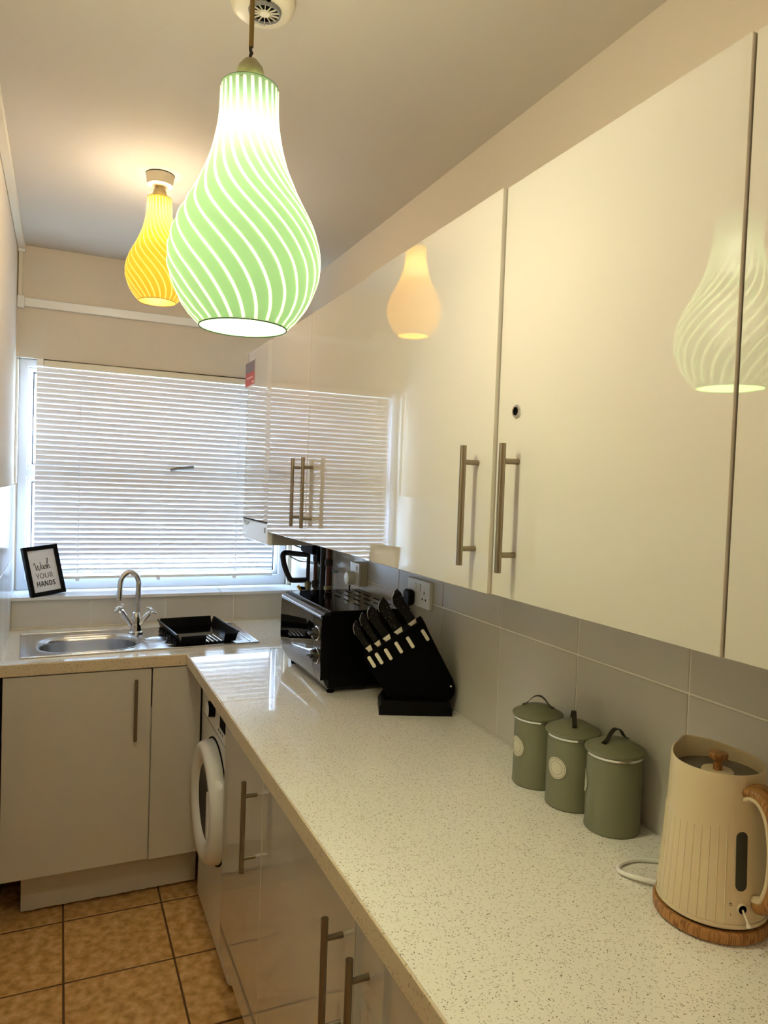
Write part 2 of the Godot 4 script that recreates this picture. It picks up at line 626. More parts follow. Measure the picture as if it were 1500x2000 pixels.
	part("elbow", bxm(Vector3(-1.203, 2.217, -0.14), Vector3(-1.174, 2.268, -0.116), 0.004), M.white_plastic, ct)
	part("elbow", bxm(Vector3(-1.203, CEIL - 0.034, -0.14), Vector3(-1.174, CEIL, -0.116), 0.004), M.white_plastic, ct)

func build_window() -> void:
	var fr: Material = M.window_frame
	var z0 := -0.24
	var zf := -0.17
	var x0 := -1.1940
	var x1 := -0.0169
	var y0 := 1.0431
	var y1 := 2.0195
	var k := MB.new()
	k.box2(Vector3(x0, y0, z0), Vector3(x0 + 0.038, y1, zf), 0.004)
	k.box2(Vector3(x1 - 0.038, y0, z0), Vector3(x1, y1, zf), 0.004)
	k.box2(Vector3(x0 + 0.03, y1 - 0.034, z0), Vector3(x1 - 0.03, y1, zf), 0.004)
	k.box2(Vector3(x0 + 0.03, y0, z0), Vector3(x1 - 0.03, y0 + 0.05, zf), 0.004)
	k.box2(Vector3(x0 + 0.03, 1.5216, z0), Vector3(x1 - 0.03, 1.5615, zf), 0.004)
	var w := struct("window_1", k.mesh(), fr, "white plastic window with a transom behind the blind")
	# inner beads and dark gaskets around each light, then the panes
	for e in [[1.0944, 1.5216], [1.5615, 1.9846]]:
		var a := x0 + 0.038
		var b := x1 - 0.038
		var q := MB.new()
		for s in [[a, a + 0.016, e[0], e[1]], [b - 0.016, b, e[0], e[1]], [a + 0.016, b - 0.016, e[0], e[0] + 0.016], [a + 0.016, b - 0.016, e[1] - 0.016, e[1]]]:
			q.box2(Vector3(s[0], s[2], z0 + 0.01), Vector3(s[1], s[3], zf - 0.012), 0.003)
		part("bead", q.mesh(), fr, w)
		q = MB.new()
		var c := a + 0.016
		var d := b - 0.016
		for s in [[c, c + 0.005, e[0] + 0.016, e[1] - 0.016], [d - 0.005, d, e[0] + 0.016, e[1] - 0.016], [c, d, e[0] + 0.016, e[0] + 0.021], [c, d, e[1] - 0.021, e[1] - 0.016]]:
			q.box2(Vector3(s[0], s[2], z0 + 0.02), Vector3(s[1], s[3], zf - 0.03))
		part("gasket", q.mesh(), M.gasket, w)
		part("pane", bxm(Vector3(c, e[0] + 0.016, -0.218), Vector3(d, e[1] - 0.016, -0.212)), M.pane, w)
	# catch on the transom, its lever standing into the blind
	var h := part("window_handle", bxm(Vector3(-0.5896, 1.5451, zf - 0.005), Vector3(-0.5588, 1.6015, zf + 0.012), 0.004), M.grey_plastic, w)
	k = MB.new()
	k.tube([Vector3(-0.5742, 1.5759, zf + 0.005), Vector3(-0.5691, 1.5789, -0.132), Vector3(-0.5486, 1.5861, -0.123), Vector3(-0.4769, 1.5933, -0.120)], 0.0065, 10)
	part("lever", k.mesh(), M.grey_plastic, h)
	# venetian blind
	var zb := -0.144
	var b := thing("venetian_blind", "white venetian blind with closed horizontal slats hanging over the window", "blind")
	k = MB.new()
	k.box2(Vector3(-1.0998, 1.9865, zb - 0.014), Vector3(-0.0958, 2.0144, zb + 0.014), 0.003)
	part("headrail", k.mesh(), M.cream_plastic, b)
	part("channel", bxm(Vector3(-1.0998, 2.0146, zb - 0.013), Vector3(-0.0958, 2.0185, zb + 0.010)), M.dark_steel, b)
	part("bracket", bxm(Vector3(-1.1264, 1.9887, zb - 0.016), Vector3(-1.0998, 2.0185, zb + 0.016), 0.002), M.white_plastic, b)
	part("bracket", bxm(Vector3(-0.0958, 1.9887, zb - 0.016), Vector3(-0.0722, 2.0185, zb + 0.016), 0.002), M.white_plastic, b)
	var nsl := 40
	var ytop := 1.9724
	var pitch := (1.9724 - 1.1179) / (nsl - 0.5)
	var meshes := []
	for kind in 4:
		var tilt: float = deg_to_rad([79.0, 77.0, 71.0, 54.0][kind])
		var q := MB.new()
		for side in [1.0, -1.0]:
			var P := []
			for i in 7:
				var s := -0.5 + i / 6.0
				var camber := 0.0022 * (1.0 - 4.0 * s * s)
				var along := s * 0.0252
				# inner edge high, outer edge low
				var pz := along * cos(tilt) + camber * sin(tilt)
				var py := along * sin(tilt) - camber * cos(tilt)
				var nn: Vector3 = Vector3(0, -cos(tilt), sin(tilt)) * 0.00015 * side
				P.append([Vector3(-1.1254, py, pz) + nn, Vector3(-0.0927, py, pz) + nn])
			q.surf(P, side < 0.0)
		meshes.append(q.mesh())
	var rng := RandomNumberGenerator.new()
	rng.seed = 4
	for i in nsl:
		var kind := 0 if i < 5 else (1 if i < 30 else (2 if i < 37 else 3))
		var o := part("slat", meshes[kind], M.slat, b, Vector3(0, ytop - pitch * i, zb))
		o.rotation.z = rng.randf_range(-0.0006, 0.0006)
	part("bottom_rail", bxm(Vector3(-1.1203, 1.0923, zb - 0.011), Vector3(-0.0927, 1.1056, zb + 0.011), 0.003), M.white_plastic, b)
	for x in [-0.9533, -0.6183, -0.2740]:
		k = MB.new()
		k.tube([Vector3(x, 1.9939, zb + 0.0145), Vector3(x, 1.0995, zb + 0.0145)], 0.0009, 6)
		k.tube([Vector3(x, 1.9939, zb - 0.0145), Vector3(x, 1.0995, zb - 0.0145)], 0.0009, 6)
		if x != -0.6183:
			for i in nsl:
				k.box(Vector3(x, ytop - pitch * i - 0.004, zb + 0.0145), Vector3(0.0045, 0.006, 0.003), 0.001)
		k.box(Vector3(x, 1.0892, zb + 0.004), Vector3(0.016, 0.014, 0.02), 0.002)
		part("ladder_cord", k.mesh(), M.cord_white, b)
	k = MB.new()
	var path := []
	for i in 30:
		path.append(Vector3(-0.2648 + 0.003 * sin(i * 1.3), 1.9908 - 0.004 * i, zb + 0.02 + 0.002 * cos(i * 1.3)))
	k.tube(path, 0.0016, 6)
	part("pull_cord", k.mesh(), M.cord_white, b)

func build_worktops() -> void:
	var groups := [
		["worktop", "speckled cream worktop length nearest the viewer, carrying canisters and kettle", -0.6, 0.0, 1.1845, 3.5],
		["worktop", "short speckled worktop length above the washing machine, under the toaster oven", -0.6, 0.0, 0.5875, 1.1835],
	]
	for g in groups:
		var w := thing(g[0], g[1], "worktop", Vector3.ZERO, 0.0)
		part("top", bxm(Vector3(g[2] + 0.003, H - 0.039, g[4]), Vector3(g[3], H, g[5]), 0.0015), M.worktop_speckle, w)
		part("front_edge", bxm(Vector3(g[2], H - 0.042, g[4] + 0.0003), Vector3(g[2] + 0.006, H - 0.0022, g[5] - 0.0003), 0.002), M.worktop_edge, w)
	var w := thing("worktop", "speckled worktop length under the window holding the steel sink", "worktop")
	var k := MB.new()
	var hx := [-1.13, -0.70]
	var hz := [0.11, 0.49]
	k.box2(Vector3(-1.2, H - 0.039, 0.0), Vector3(hx[0], H, 0.583), 0.001)
	k.box2(Vector3(hx[1], H - 0.039, 0.0), Vector3(0, H, 0.583), 0.001)
	k.box2(Vector3(hx[0], H - 0.039, 0.0), Vector3(hx[1], H, hz[0]))
	k.box2(Vector3(hx[0], H - 0.039, hz[1]), Vector3(hx[1], H, 0.583))
	part("top", k.mesh(), M.worktop_speckle, w)
	part("front_edge", bxm(Vector3(-1.2, H - 0.042, 0.58), Vector3(-0.601, H - 0.0022, 0.586), 0.002), M.worktop_edge, w)
	part("sealant", bxm(Vector3(-1.2, H - 0.001, 0.0), Vector3(0.0, H + 0.006, 0.006), 0.003), M.cream_plastic, w)

func bar_handle(parent: Node3D, foot: Vector3, out: Vector3, length := 0.222, posts := 0.161, r := 0.0062) -> void:
	# foot: middle between the two posts on the door face; out: direction away from the door
	var k := MB.new()
	var c := foot + out * 0.033
	k.tube([c - Vector3(0, length / 2, 0), c - Vector3(0, length / 2 - 0.001, 0), c + Vector3(0, length / 2 - 0.001, 0), c + Vector3(0, length / 2, 0)], r, 18)
	for s in [-1.0, 1.0]:
		k.tube([foot + Vector3(0, s * posts / 2, 0) - out * 0.0005, c + Vector3(0, s * posts / 2, 0)], 0.005, 12)
	var o := part("handle", k.mesh(), M.steel_handle, parent)
	o.set_meta("label", "brushed steel bar handle")

func build_wall_cabinets() -> void:
	var yb := 1.350
	var yt := 2.079
	var specs := [
		["white gloss double wall cabinet between the boiler and the middle cupboards", [[0.545, 1.0085, 0.958], [1.0115, 1.5005, 1.066]], 0.0],
		["white gloss wall cabinet with one door and its bar handle on the right edge", [[1.5035, 2.1025, 2.055]], 0.008],
		["white gloss wall cabinet with a round lock above its bar handle", [[2.1045, 2.6025, 2.172]], 0.0],
		["white gloss wall cabinet cut off by the right edge of the picture", [[2.6050, 3.20, 3.15]], -0.003],
	]
	for s in specs:
		var z0: float = s[1][0][0] - 0.0015
		var z1: float = s[1][-1][1] + 0.0015
		var w := thing("wall_cabinet", s[0], "cabinet")
		part("body", bxm(Vector3(-0.287, yb + 0.002, z0), Vector3(-0.001, yt, z1), 0.001), M.carcass_white, w)
		for d in s[1]:
			var xf: float = -0.308 - s[2]
			var dr := part("door", bxm(Vector3(xf, yb, d[0]), Vector3(-0.2885, yt, d[1]), 0.0012), M.gloss_white, w)
			bar_handle(dr, Vector3(xf, 1.509, d[2]), Vector3(-1, 0, 0))
			if "lock" in s[0]:
				var k := MB.new()
				k.t = Transform3D(Basis(Vector3.BACK, PI / 2), Vector3(xf, 1.677, 2.163))
				k.lathe([Vector2(0.0075, 0.0), Vector2(0.0075, 0.004), Vector2(0.0105, 0.004), Vector2(0.0115, 0.003), Vector2(0.0115, -0.002)], 28)
				var lk := part("lock", k.mesh(), M.chrome, dr)
				k = MB.new()
				k.t = Transform3D(Basis(Vector3.BACK, PI / 2), Vector3(xf, 1.677, 2.163))
				k.lathe([Vector2(0.0, 0.0008), Vector2(0.0076, 0.0008), Vector2(0.0076, -0.001)], 24)
				part("barrel", k.mesh(), M.black_matt, dr)
				lk.set_meta("label", "chrome ring of the cupboard lock")

func build_base_cabinets() -> void:
	var w := thing("base_cabinet", "white sink base cabinet below the window with one handled door", "cabinet")
	part("body", bxm(Vector3(-1.185, 0.17, 0.02), Vector3(-0.60, 0.72, 0.558)), M.carcass_white, w)
	var d := part("door", bxm(Vector3(-1.188, 0.176, 0.56), Vector3(-0.7195, 0.864, 0.58), 0.0015), M.gloss_white, w)
	bar_handle(d, Vector3(-0.773, 0.728, 0.58), Vector3(0, 0, 1), 0.216, 0.16)
	part("filler_panel", bxm(Vector3(-0.7155, 0.172, 0.56), Vector3(-0.545, 0.864, 0.58), 0.0015), M.gloss_white, w)
	# plinth under it with a chewed lower edge
	var k := MB.new()
	var poly := [Vector2(-0.53, 0.166), Vector2(-1.127, 0.166)]
	var rng := RandomNumberGenerator.new()
	rng.seed = 8
	for i in 46:
		poly.append(Vector2(-1.127 + 0.597 * i / 45.0, 0.011 + 0.003 * rng.randf()))
	k.prism(poly, 0.462, 0.480, 0.0006)
	var pl := part("plinth_board", k.mesh(), M.gloss_white, self)
	tag(pl, "pale kickboard with a rough lower edge under the sink cabinet", "kickboard")
	var specs := [
		["narrow white gloss base cabinet right beside the washing machine", 1.167, 1.5905, 1.537],
		["wide white gloss base cabinet second along from the washing machine", 1.5935, 2.1665, 2.115],
		["white gloss base cabinet at the bottom edge, third from the washing machine", 2.1695, 2.765, 2.226],
		["white gloss base cabinet below the kettle end of the worktop", 2.768, 3.36, 3.31],
	]
	for s in specs:
		var c := thing("base_cabinet", s[0], "cabinet")
		part("body", bxm(Vector3(-0.558, 0.15, s[1] - 0.001), Vector3(-0.01, 0.866, s[2] + 0.001)), M.carcass_white, c)
		var dr := part("door", bxm(Vector3(-0.58, 0.176, s[1]), Vector3(-0.56, 0.862, s[2]), 0.0015), M.gloss_white, c)
		bar_handle(dr, Vector3(-0.58, 0.709, s[3]), Vector3(-1, 0, 0), 0.222, 0.152)
	var p2 := part("plinth_board", bxm(Vector3(-0.50, 0.002, 1.17), Vector3(-0.482, 0.15, 3.36), 0.001), M.gloss_white, self)
	tag(p2, "pale kickboard under the long run of base cabinets", "kickboard")

func build_washer() -> void:
	var w := thing("washing_machine", "white front-loading washing machine between sink corner and base cabinets", "washing machine")
	var zc := 0.845
	var k := MB.new()
	# body with softly rounded front edges
	var poly := [Vector2(-0.03, 0.565), Vector2(-0.03, 1.127)]
	for i in 7:
		var a := PI / 2 * i / 6
		poly.append(Vector2(-0.518 - 0.022 * sin(a), 1.105 + 0.022 * cos(a)))
	for i in 7:
		var a := PI / 2 * i / 6
		poly.append(Vector2(-0.518 - 0.022 * cos(a), 0.587 - 0.022 * sin(a)))
	var q := []
	for p in poly:
		q.append(Vector2(p.x, -p.y))
	k.t = Transform3D(Basis(Vector3.RIGHT, -PI / 2), Vector3.ZERO)
	k.prism(q, 0.02, 0.86, 0.003)
	part("body", k.mesh(), M.white_plastic, w)
	for s in [[-0.5, 0.6], [-0.5, 1.09], [-0.08, 0.6], [-0.08, 1.09]]:
		part("foot", lathem([Vector2(0, 0), Vector2(0.02, 0), Vector2(0.02, 0.022), Vector2(0, 0.022)], 14), M.black_matt, w, Vector3(s[0], 0.0, s[1]))
	var face := Transform3D(Basis(Vector3.BACK, PI / 2), Vector3(-0.54, 0.475, zc))   # local +y points out of the front
	k = MB.new()
	k.t = face
	k.lathe([Vector2(0.118, 0.014), Vector2(0.124, 0.030), Vector2(0.132, 0.040), Vector2(0.15, 0.0465), Vector2(0.170, 0.049), Vector2(0.181, 0.0475), Vector2(0.190, 0.041), Vector2(0.195, 0.028), Vector2(0.198, 0.003)], 64)
	var dr := part("door", k.mesh(), M.white_plastic, w)
	k = MB.new()
	k.t = face
	k.lathe([Vector2(0.196, 0.003), Vector2(0.204, 0.003), Vector2(0.204, -0.002)], 64)
	part("seal", k.mesh(), M.black_matt, dr)
	k = MB.new()
	k.t = face
	k.lathe([Vector2(0.0, 0.006), Vector2(0.05, 0.008), Vector2(0.095, 0.015), Vector2(0.121, 0.03)], 48)
	var g := part("glass", k.mesh(), M.oven_glass, dr)
	g.set_meta("label", "dark round door glass")
	k = MB.new()
	k.box2(Vector3(-0.588, 0.40, zc + 0.10), Vector3(-0.572, 0.555, zc + 0.135), 0.006)
	part("door_handle", k.mesh(), M.white_plastic, dr)
	k = MB.new()
	k.t = Transform3D(Basis(Vector3.BACK, PI / 2), Vector3(-0.54, 0.768, 0.795))
	k.lathe([Vector2(0.0, 0.024), Vector2(0.024, 0.024), Vector2(0.026, 0.022)], 32)
	var dl := part("dial", k.mesh(), M.white_plastic, w)
	k = MB.new()
	k.t = Transform3D(Basis(Vector3.BACK, PI / 2), Vector3(-0.54, 0.768, 0.795))
	k.lathe([Vector2(0.026, 0.022), Vector2(0.029, 0.0), Vector2(0.029, -0.002)], 32)
	part("dial_skirt", k.mesh(), M.black_satin, dl)
	part("display", bxm(Vector3(-0.5425, 0.740, 0.905), Vector3(-0.538, 0.785, 0.985), 0.001), M.black_matt, w)
	for i in 3:
		part("button", bxm(Vector3(-0.5425, 0.722, 0.88 + 0.03 * i), Vector3(-0.538, 0.728, 0.89 + 0.03 * i), 0.001), M.grey_plastic, w)
	part("panel_line", bxm(Vector3(-0.5408, 0.7, 0.575), Vector3(-0.538, 0.702, 1.117)), M.grey_plastic, w)

func build_boiler() -> void:
	var w := thing("boiler", "white wall-hung boiler in the window corner with a red and grey sticker", "boiler")
	part("casing", bxm(Vector3(-0.285, 1.297, 0.118), Vector3(-0.01, 2.082, 0.541), 0.004), M.boiler_grey, w)
	# pressed front panel, very slightly bowed
	var k := MB.new()
	var P := []
	for i in 25:
		var row := []
		for j in 13:
			var a := i / 24.0
			var b := j / 12.0
			var e := minf(b, 1.0 - b)
			var edge := 0.012 * pow(maxf(0.0, 1.0 - e / 0.05), 2.0)
			row.append(Vector3(-0.308 + edge + 0.0010 * sin(b * PI * 2.0 + 0.5) * sin(a * PI), lerpf(1.386, 2.082, a), lerpf(0.118, 0.540, b)))
		P.append(row)
	k.surf(P, true)
	k.box2(Vector3(-0.296, 1.386, 0.118), Vector3(-0.285, 2.082, 0.540))
	part("front_panel", k.mesh(), M.gloss_white, w)
	part("seam", bxm(Vector3(-0.302, 1.381, 0.120), Vector3(-0.28, 1.387, 0.538)), M.black_matt, w)
	k = MB.new()
	k.prism([Vector2(-0.304, 1.381), Vector2(-0.28, 1.381), Vector2(-0.28, 1.297), Vector2(-0.296, 1.299), Vector2(-0.303, 1.306)], -0.538, -0.120, 0.002)
	var cp := part("control_panel", k.mesh(), M.white_plastic, w)
	cp.rotation.y = 0.0
	cp.scale = Vector3(1, 1, -1)
	cp.scale = Vector3.ONE
	cp.position.z = 0.0
	cp.mesh = bxm(Vector3(-0.304, 1.297, 0.120), Vector3(-0.28, 1.381, 0.538), 0.006)
	k = MB.new()
	var arc := []
	for i in 9:
		var a := i / 8.0
		arc.append(Vector2(lerpf(-0.255, -0.14, a), 1.374 - 0.020 * sin(a * PI)))
	k.t = Transform3D(Basis(Vector3.UP, -PI / 2), Vector3(-0.3045, 0, 0))
	var arcp := []
	for p in arc:
		arcp.append(Vector2(-p.x, p.y))
	k.prism(arcp, -0.0005, 0.0015)
	part("grip", k.mesh(), M.brass_old, cp)
	part("gauge", bxm(Vector3(-0.3055, 1.342, 0.49), Vector3(-0.302, 1.362, 0.505), 0.0005), M.grey_plastic, cp)
	var st := part("sticker", bxm(Vector3(-0.3098, 1.938, 0.125), Vector3(-0.3090, 2.043, 0.285)), M.sticker_white, w)
	st.set_meta("label", "red and grey sticker")
	part("sticker_top", bxm(Vector3(-0.3103, 1.995, 0.128), Vector3(-0.3097, 2.041, 0.282)), M.sticker_grey, st)
	part("sticker_bottom", bxm(Vector3(-0.3103, 1.941, 0.128), Vector3(-0.3097, 1.995, 0.282)), M.sticker_red, st)
	k = MB.new()
	for i in 6:
		k.box(Vector3(-0.3105, 1.973 + 0.001 * (i % 2), 0.165 + 0.016 * i), Vector3(0.0004, 0.006, 0.011))
	k.box(Vector3(-0.3105, 1.952, 0.262), Vector3(0.0004, 0.008, 0.026))
	part("sticker_print", k.mesh(), M.sticker_white, st)

# ---------------------------------------------------------------- pendant lamps
func shade_radius(t: float) -> float:
	# t: 0 at the bottom rim, 1 at the top; radius in units of the widest
	var ys := [0.0, 0.04, 0.102, 0.164, 0.225, 0.287, 0.349, 0.41, 0.472, 0.534, 0.596, 0.657, 0.719, 0.781, 0.843, 0.904, 1.0]
	var rs := [0.578, 0.70, 0.838, 0.925, 0.99, 1.0, 0.978, 0.918, 0.83, 0.72, 0.625, 0.54, 0.475, 0.43, 0.394, 0.378, 0.372]
	for i in ys.size() - 1:
		if t <= ys[i + 1]:
			var f: float = (t - ys[i]) / (ys[i + 1] - ys[i])
			var a: float = rs[max(i - 1, 0)]
			var d: float = rs[min(i + 2, rs.size() - 1)]
			return cubic_interpolate(rs[i], rs[i + 1], a, d, f)
	return rs[-1]

func shade_twist(t: float) -> float:
	# how far a rib has turned, going down from the top
	var d := 1.0 - t
	return 2.05 * (0.22 * d + 0.78 * smoothstep(0.12, 1.05, d))

func pendant(label: String, tone: String, at: Vector3, height: float, wide: float, ceiling_cord: bool, energy: float, tint: Color) -> void:
	# at: middle of the lower opening
	var w := thing("pendant_lamp", label, "pendant lamp", at, 0.0)
	var pr := []
	for i in 57:
		var t := i / 56.0
		pr.append(Vector2(shade_radius(t) * wide, t * height))
	var k := MB.new()
	k.lathe(pr, 72)
	var sh := part("shade", k.mesh(), M["shade_" + tone], w)
	k = MB.new()
	for e in [[0.0, 0.0011], [1.0, 0.0005]]:
		var ring := []
		var rr: float = shade_radius(e[0]) * wide
		for i in 61:
			ring.append(Vector3(cos(TAU * i / 60) * rr, e[0] * height, sin(TAU * i / 60) * rr))
		k.tube(ring, e[1], 6, false)
	part("rim", k.mesh(), M["rim_" + tone], sh)
	# one raised rib, then copies turned round the axis
	k = MB.new()
	var P := []
	for i in 50:
		var t := 0.004 + 0.984 * i / 49.0
		var r := shade_radius(t) * wide + 0.0007
		var half := 0.0022 / r
		var row := []
		for j in 4:
			var a := -shade_twist(t) + lerpf(-half, half, j / 3.0)
			var rr := r + (0.0005 if j == 1 or j == 2 else -0.0003)
			row.append(Vector3(cos(a) * rr, t * height, sin(a) * rr))
		P.append(row)
	k.surf(P, true)
	var rib := k.mesh()
	for i in 24:
		var o := part("rib", rib, M["rib_" + tone], sh)
		o.rotation.y = TAU * (i + 0.4) / 24.0
	# bulb high in the neck and its light
	var yb := height * 0.77
	part("bulb", lathem([Vector2(0.0, -0.028), Vector2(0.012, -0.026), Vector2(0.022, -0.017), Vector2(0.026, -0.004), Vector2(0.023, 0.012), Vector2(0.014, 0.028), Vector2(0.012, 0.04)], 24), M.bulb_glow, w, Vector3(0, yb, 0))
	part("lampholder", lathem([Vector2(0.0135, yb + 0.036), Vector2(0.0205, yb + 0.045), Vector2(0.0205, height - 0.004), Vector2(0.0225, height + 0.003), Vector2(0.0215, height + 0.012), Vector2(0.017, height + 0.028), Vector2(0.010, height + 0.037), Vector2(0.0, height + 0.039)], 32), M.lampholder, w)
	k = MB.new()
	for i in 3:
		var a := TAU * i / 3.0
		k.tube([Vector3(cos(a) * 0.019, height - 0.006, sin(a) * 0.019), Vector3(cos(a) * shade_radius(1.0) * wide, height - 0.004, sin(a) * shade_radius(1.0) * wide)], 0.0018, 8)
	part("spider", k.mesh(), M.lampholder, sh)
	var l := OmniLight3D.new()
	l.name = "bulb_light"
	l.light_color = tint
	l.light_energy = energy
	l.light_size = 0.05
	l.omni_range = 9.0
	l.omni_attenuation = 2.0
	l.shadow_enabled = true
	l.position = Vector3(0, height * 0.40, 0)
	w.add_child(l)
	var top := CEIL - at.y
	if ceiling_cord:
		k = MB.new()
		var pth := []
		for i in 8:
			pth.append(Vector3(0.0012 * sin(i * 1.9), height + 0.036 + 0.003 * i, 0.0012 * cos(i * 1.9)))
		k.tube(pth, 0.0024, 8)
		part("bare_cord", k.mesh(), M.cord_dark, w)
		part("cord", rodm(Vector3(0, height + 0.056, 0), Vector3(0, top - 0.02, 0), 0.0034, 14), M.cord_brown, w)
	else:
		part("cord", rodm(Vector3(0, height + 0.034, 0), Vector3(0, top - 0.03, 0), 0.0034, 12), M.cord_dark, w)
	var rose := part("ceiling_rose", lathem([Vector2(0.0, top - 0.037), Vector2(0.028, top - 0.037), Vector2(0.038, top - 0.033), Vector2(0.042, top - 0.006), Vector2(0.043, top - 0.003)], 40), M.cream_plastic, w)
	part("rose_gap", lathem([Vector2(0.0435, top - 0.003), Vector2(0.0435, top - 0.0005)], 40), M.cord_dark, rose)

func build_lamps() -> void:
	pendant("green swirl-ribbed glowing pendant hanging on a brown cord in front", "green", Vector3(-0.793, 1.757, 2.182), 0.335, 0.1058, true, 0.155, Color(1.0, 0.955, 0.79))
	pendant("amber yellow swirl-ribbed pendant close to the ceiling near the window", "yellow", Vector3(-0.762, 2.087, 0.85), 0.318, 0.0965, false, 0.026, Color(1.0, 0.86, 0.62))
	pendant("amber swirl-ribbed pendant at the back of the room, behind the photographer", "yellow", Vector3(-0.70, 2.087, 4.0), 0.318, 0.0965, false, 0.10, Color(1.0, 0.88, 0.70))

func build_smoke_alarm() -> void:
	var w := thing("smoke_alarm", "round cream smoke alarm on the ceiling behind the lamp cord", "smoke alarm", Vector3(-0.6876, CEIL, 1.8044))
	part("body", lathem([Vector2(0.0, -0.040), Vector2(0.026, -0.040), Vector2(0.0262, -0.0365), Vector2(0.05, -0.034), Vector2(0.059, -0.027), Vector2(0.0625, -0.016), Vector2(0.0625, -0.012), Vector2(0.058, -0.011), Vector2(0.058, 0.0)], 56), M.cream_plastic, w)
	# grille: ring, fins and a dark chamber
	var gx := Vector3(0.002, -0.040, 0.012)
	var g := part("grille", lathem([Vector2(0.0265, 0.0005), Vector2(0.0275, -0.004), Vector2(0.030, -0.004), Vector2(0.0315, 0.002)], 40), M.grey_plastic, w, gx)
	part("chamber", lathem([Vector2(0.0, -0.0006), Vector2(0.027, -0.0006), Vector2(0.027, 0.001)], 32), M.black_matt, g)
	part("hub", lathem([Vector2(0.0, -0.004), Vector2(0.009, -0.004), Vector2(0.010, 0.0)], 24), M.cream_plastic, g)
	for i in 14:
		var o := part("fin", bxm(Vector3(0.008, -0.0035, -0.0006), Vector3(0.028, -0.0004, 0.0006)), M.cream_plastic, g)
		o.rotation.y = TAU * i / 14.0
	part("test_button", lathem([Vector2(0.0, -0.0025), Vector2(0.004, -0.0025), Vector2(0.0045, 0.003)], 16), M.black_matt, w, Vector3(0.0, -0.037, 0.048))
	var k := MB.new()
	for i in 7:
		k.box(Vector3(-0.012 + 0.004 * i, -0.0362, -0.032), Vector3(0.0026, 0.0006, 0.003))
	part("print", k.mesh(), M.grey_plastic, w)

# ---------------------------------------------------------------- things on the worktop
func build_oven() -> void:
	var w := thing("toaster_oven", "black mini oven with mirrored glass door and two dials on the worktop", "oven")
	var z0 := 0.79
	var z1 := 1.212
	var yb := 0.926
	var yt := 1.160
	var k := MB.new()
	k.box2(Vector3(-0.285, yb, z0 + 0.004), Vector3(-0.022, yt, z1), 0.004)
	part("body", k.mesh(), M.black_satin, w)
	part("top_panel", bxm(Vector3(-0.286, yt - 0.004, z0 + 0.004), Vector3(-0.022, yt + 0.0015, z1 + 0.001), 0.0015), M.black_gloss, w)
	for i in 4:
		for j in 4:
			k = MB.new()
			k.t = Transform3D(Basis(), Vector3(-0.165 + 0.036 * i, yt + 0.0018, 0.86 + 0.085 * j))
			k.box(Vector3.ZERO, Vector3(0.006, 0.0012, 0.05), 0.0005)
			part("vent_slot", k.mesh(), M.black_matt, w)
	# front in profile: upright, then curving under
	var prof := [Vector2(-0.286, yt - 0.001), Vector2(-0.300, yt - 0.002), Vector2(-0.310, yt - 0.010), Vector2(-0.314, yt - 0.022), Vector2(-0.315, 1.08), Vector2(-0.315, 1.02), Vector2(-0.313, 0.985), Vector2(-0.307, 0.962), Vector2(-0.297, 0.942), Vector2(-0.286, yb)]
	var spans := [[z0, 1.138, "door", M.oven_glass], [1.1395, z1, "control_panel", M.oven_panel]]
	for s in spans:
		var P := []
		for p in prof:
			P.append([Vector3(p.x, p.y, s[0]), Vector3(p.x, p.y, s[1])])
		k = MB.new()
		k.surf(P, false)
		for e in [0, 1]:
			var poly := PackedVector2Array()
			for p in prof:
				poly.append(p)
			var idx := Geometry2D.triangulate_polygon(poly)
			var nn := Vector3(0, 0, -1 if e == 0 else 1)
			for i in range(0, idx.size(), 3):
				k.tri(Vector3(poly[idx[i]].x, poly[idx[i]].y, s[e]), Vector3(poly[idx[i + 1]].x, poly[idx[i + 1]].y, s[e]), Vector3(poly[idx[i + 2]].x, poly[idx[i + 2]].y, s[e]), nn, nn, nn)
		part(s[2], k.mesh(), s[3], w)
	part("side_trim", bxm(Vector3(-0.313, yb + 0.03, z1), Vector3(-0.285, yt - 0.01, z1 + 0.001)), M.black_satin, w)
	# bright trim along the top of the door
	k = MB.new()
	k.tube([Vector3(-0.3125, yt - 0.014, z0 + 0.006), Vector3(-0.3125, yt - 0.014, z1 - 0.004)], 0.0035, 10)
	part("trim_bar", k.mesh(), M.chrome, w)
	for s in [[1.0905, 0.016], [1.0225, 0.019]]:
		k = MB.new()
		k.t = Transform3D(Basis(Vector3.BACK, PI / 2), Vector3(-0.315, s[0], 1.177))
		k.lathe([Vector2(s[1] + 0.006, 0.0), Vector2(s[1] + 0.006, 0.002), Vector2(s[1] + 0.003, 0.003)], 36)
		var dl := part("dial_ring", k.mesh(), M.chrome, w)
		k = MB.new()
		k.t = Transform3D(Basis(Vector3.BACK, PI / 2), Vector3(-0.315, s[0], 1.177))
		k.lathe([Vector2(s[1] + 0.002, 0.001), Vector2(s[1] + 0.001, 0.012), Vector2(s[1] - 0.002, 0.016), Vector2(0.0, 0.017)], 36)
		k.box(Vector3(0, 0.021, 0), Vector3(0.007, 0.014, s[1] * 1.9), 0.003)
		part("dial", k.mesh(), M.black_gloss, w)
		dl.set_meta("label", "chrome ring behind the dial")
	for p in [[-0.27, 0.82], [-0.27, 1.185], [-0.06, 0.82], [-0.06, 1.185]]:
		part("foot", lathem([Vector2(0, 0), Vector2(0.011, 0), Vector2(0.013, 0.017), Vector2(0, 0.017)], 14), M.black_matt, w, Vector3(p[0], H, p[1]))

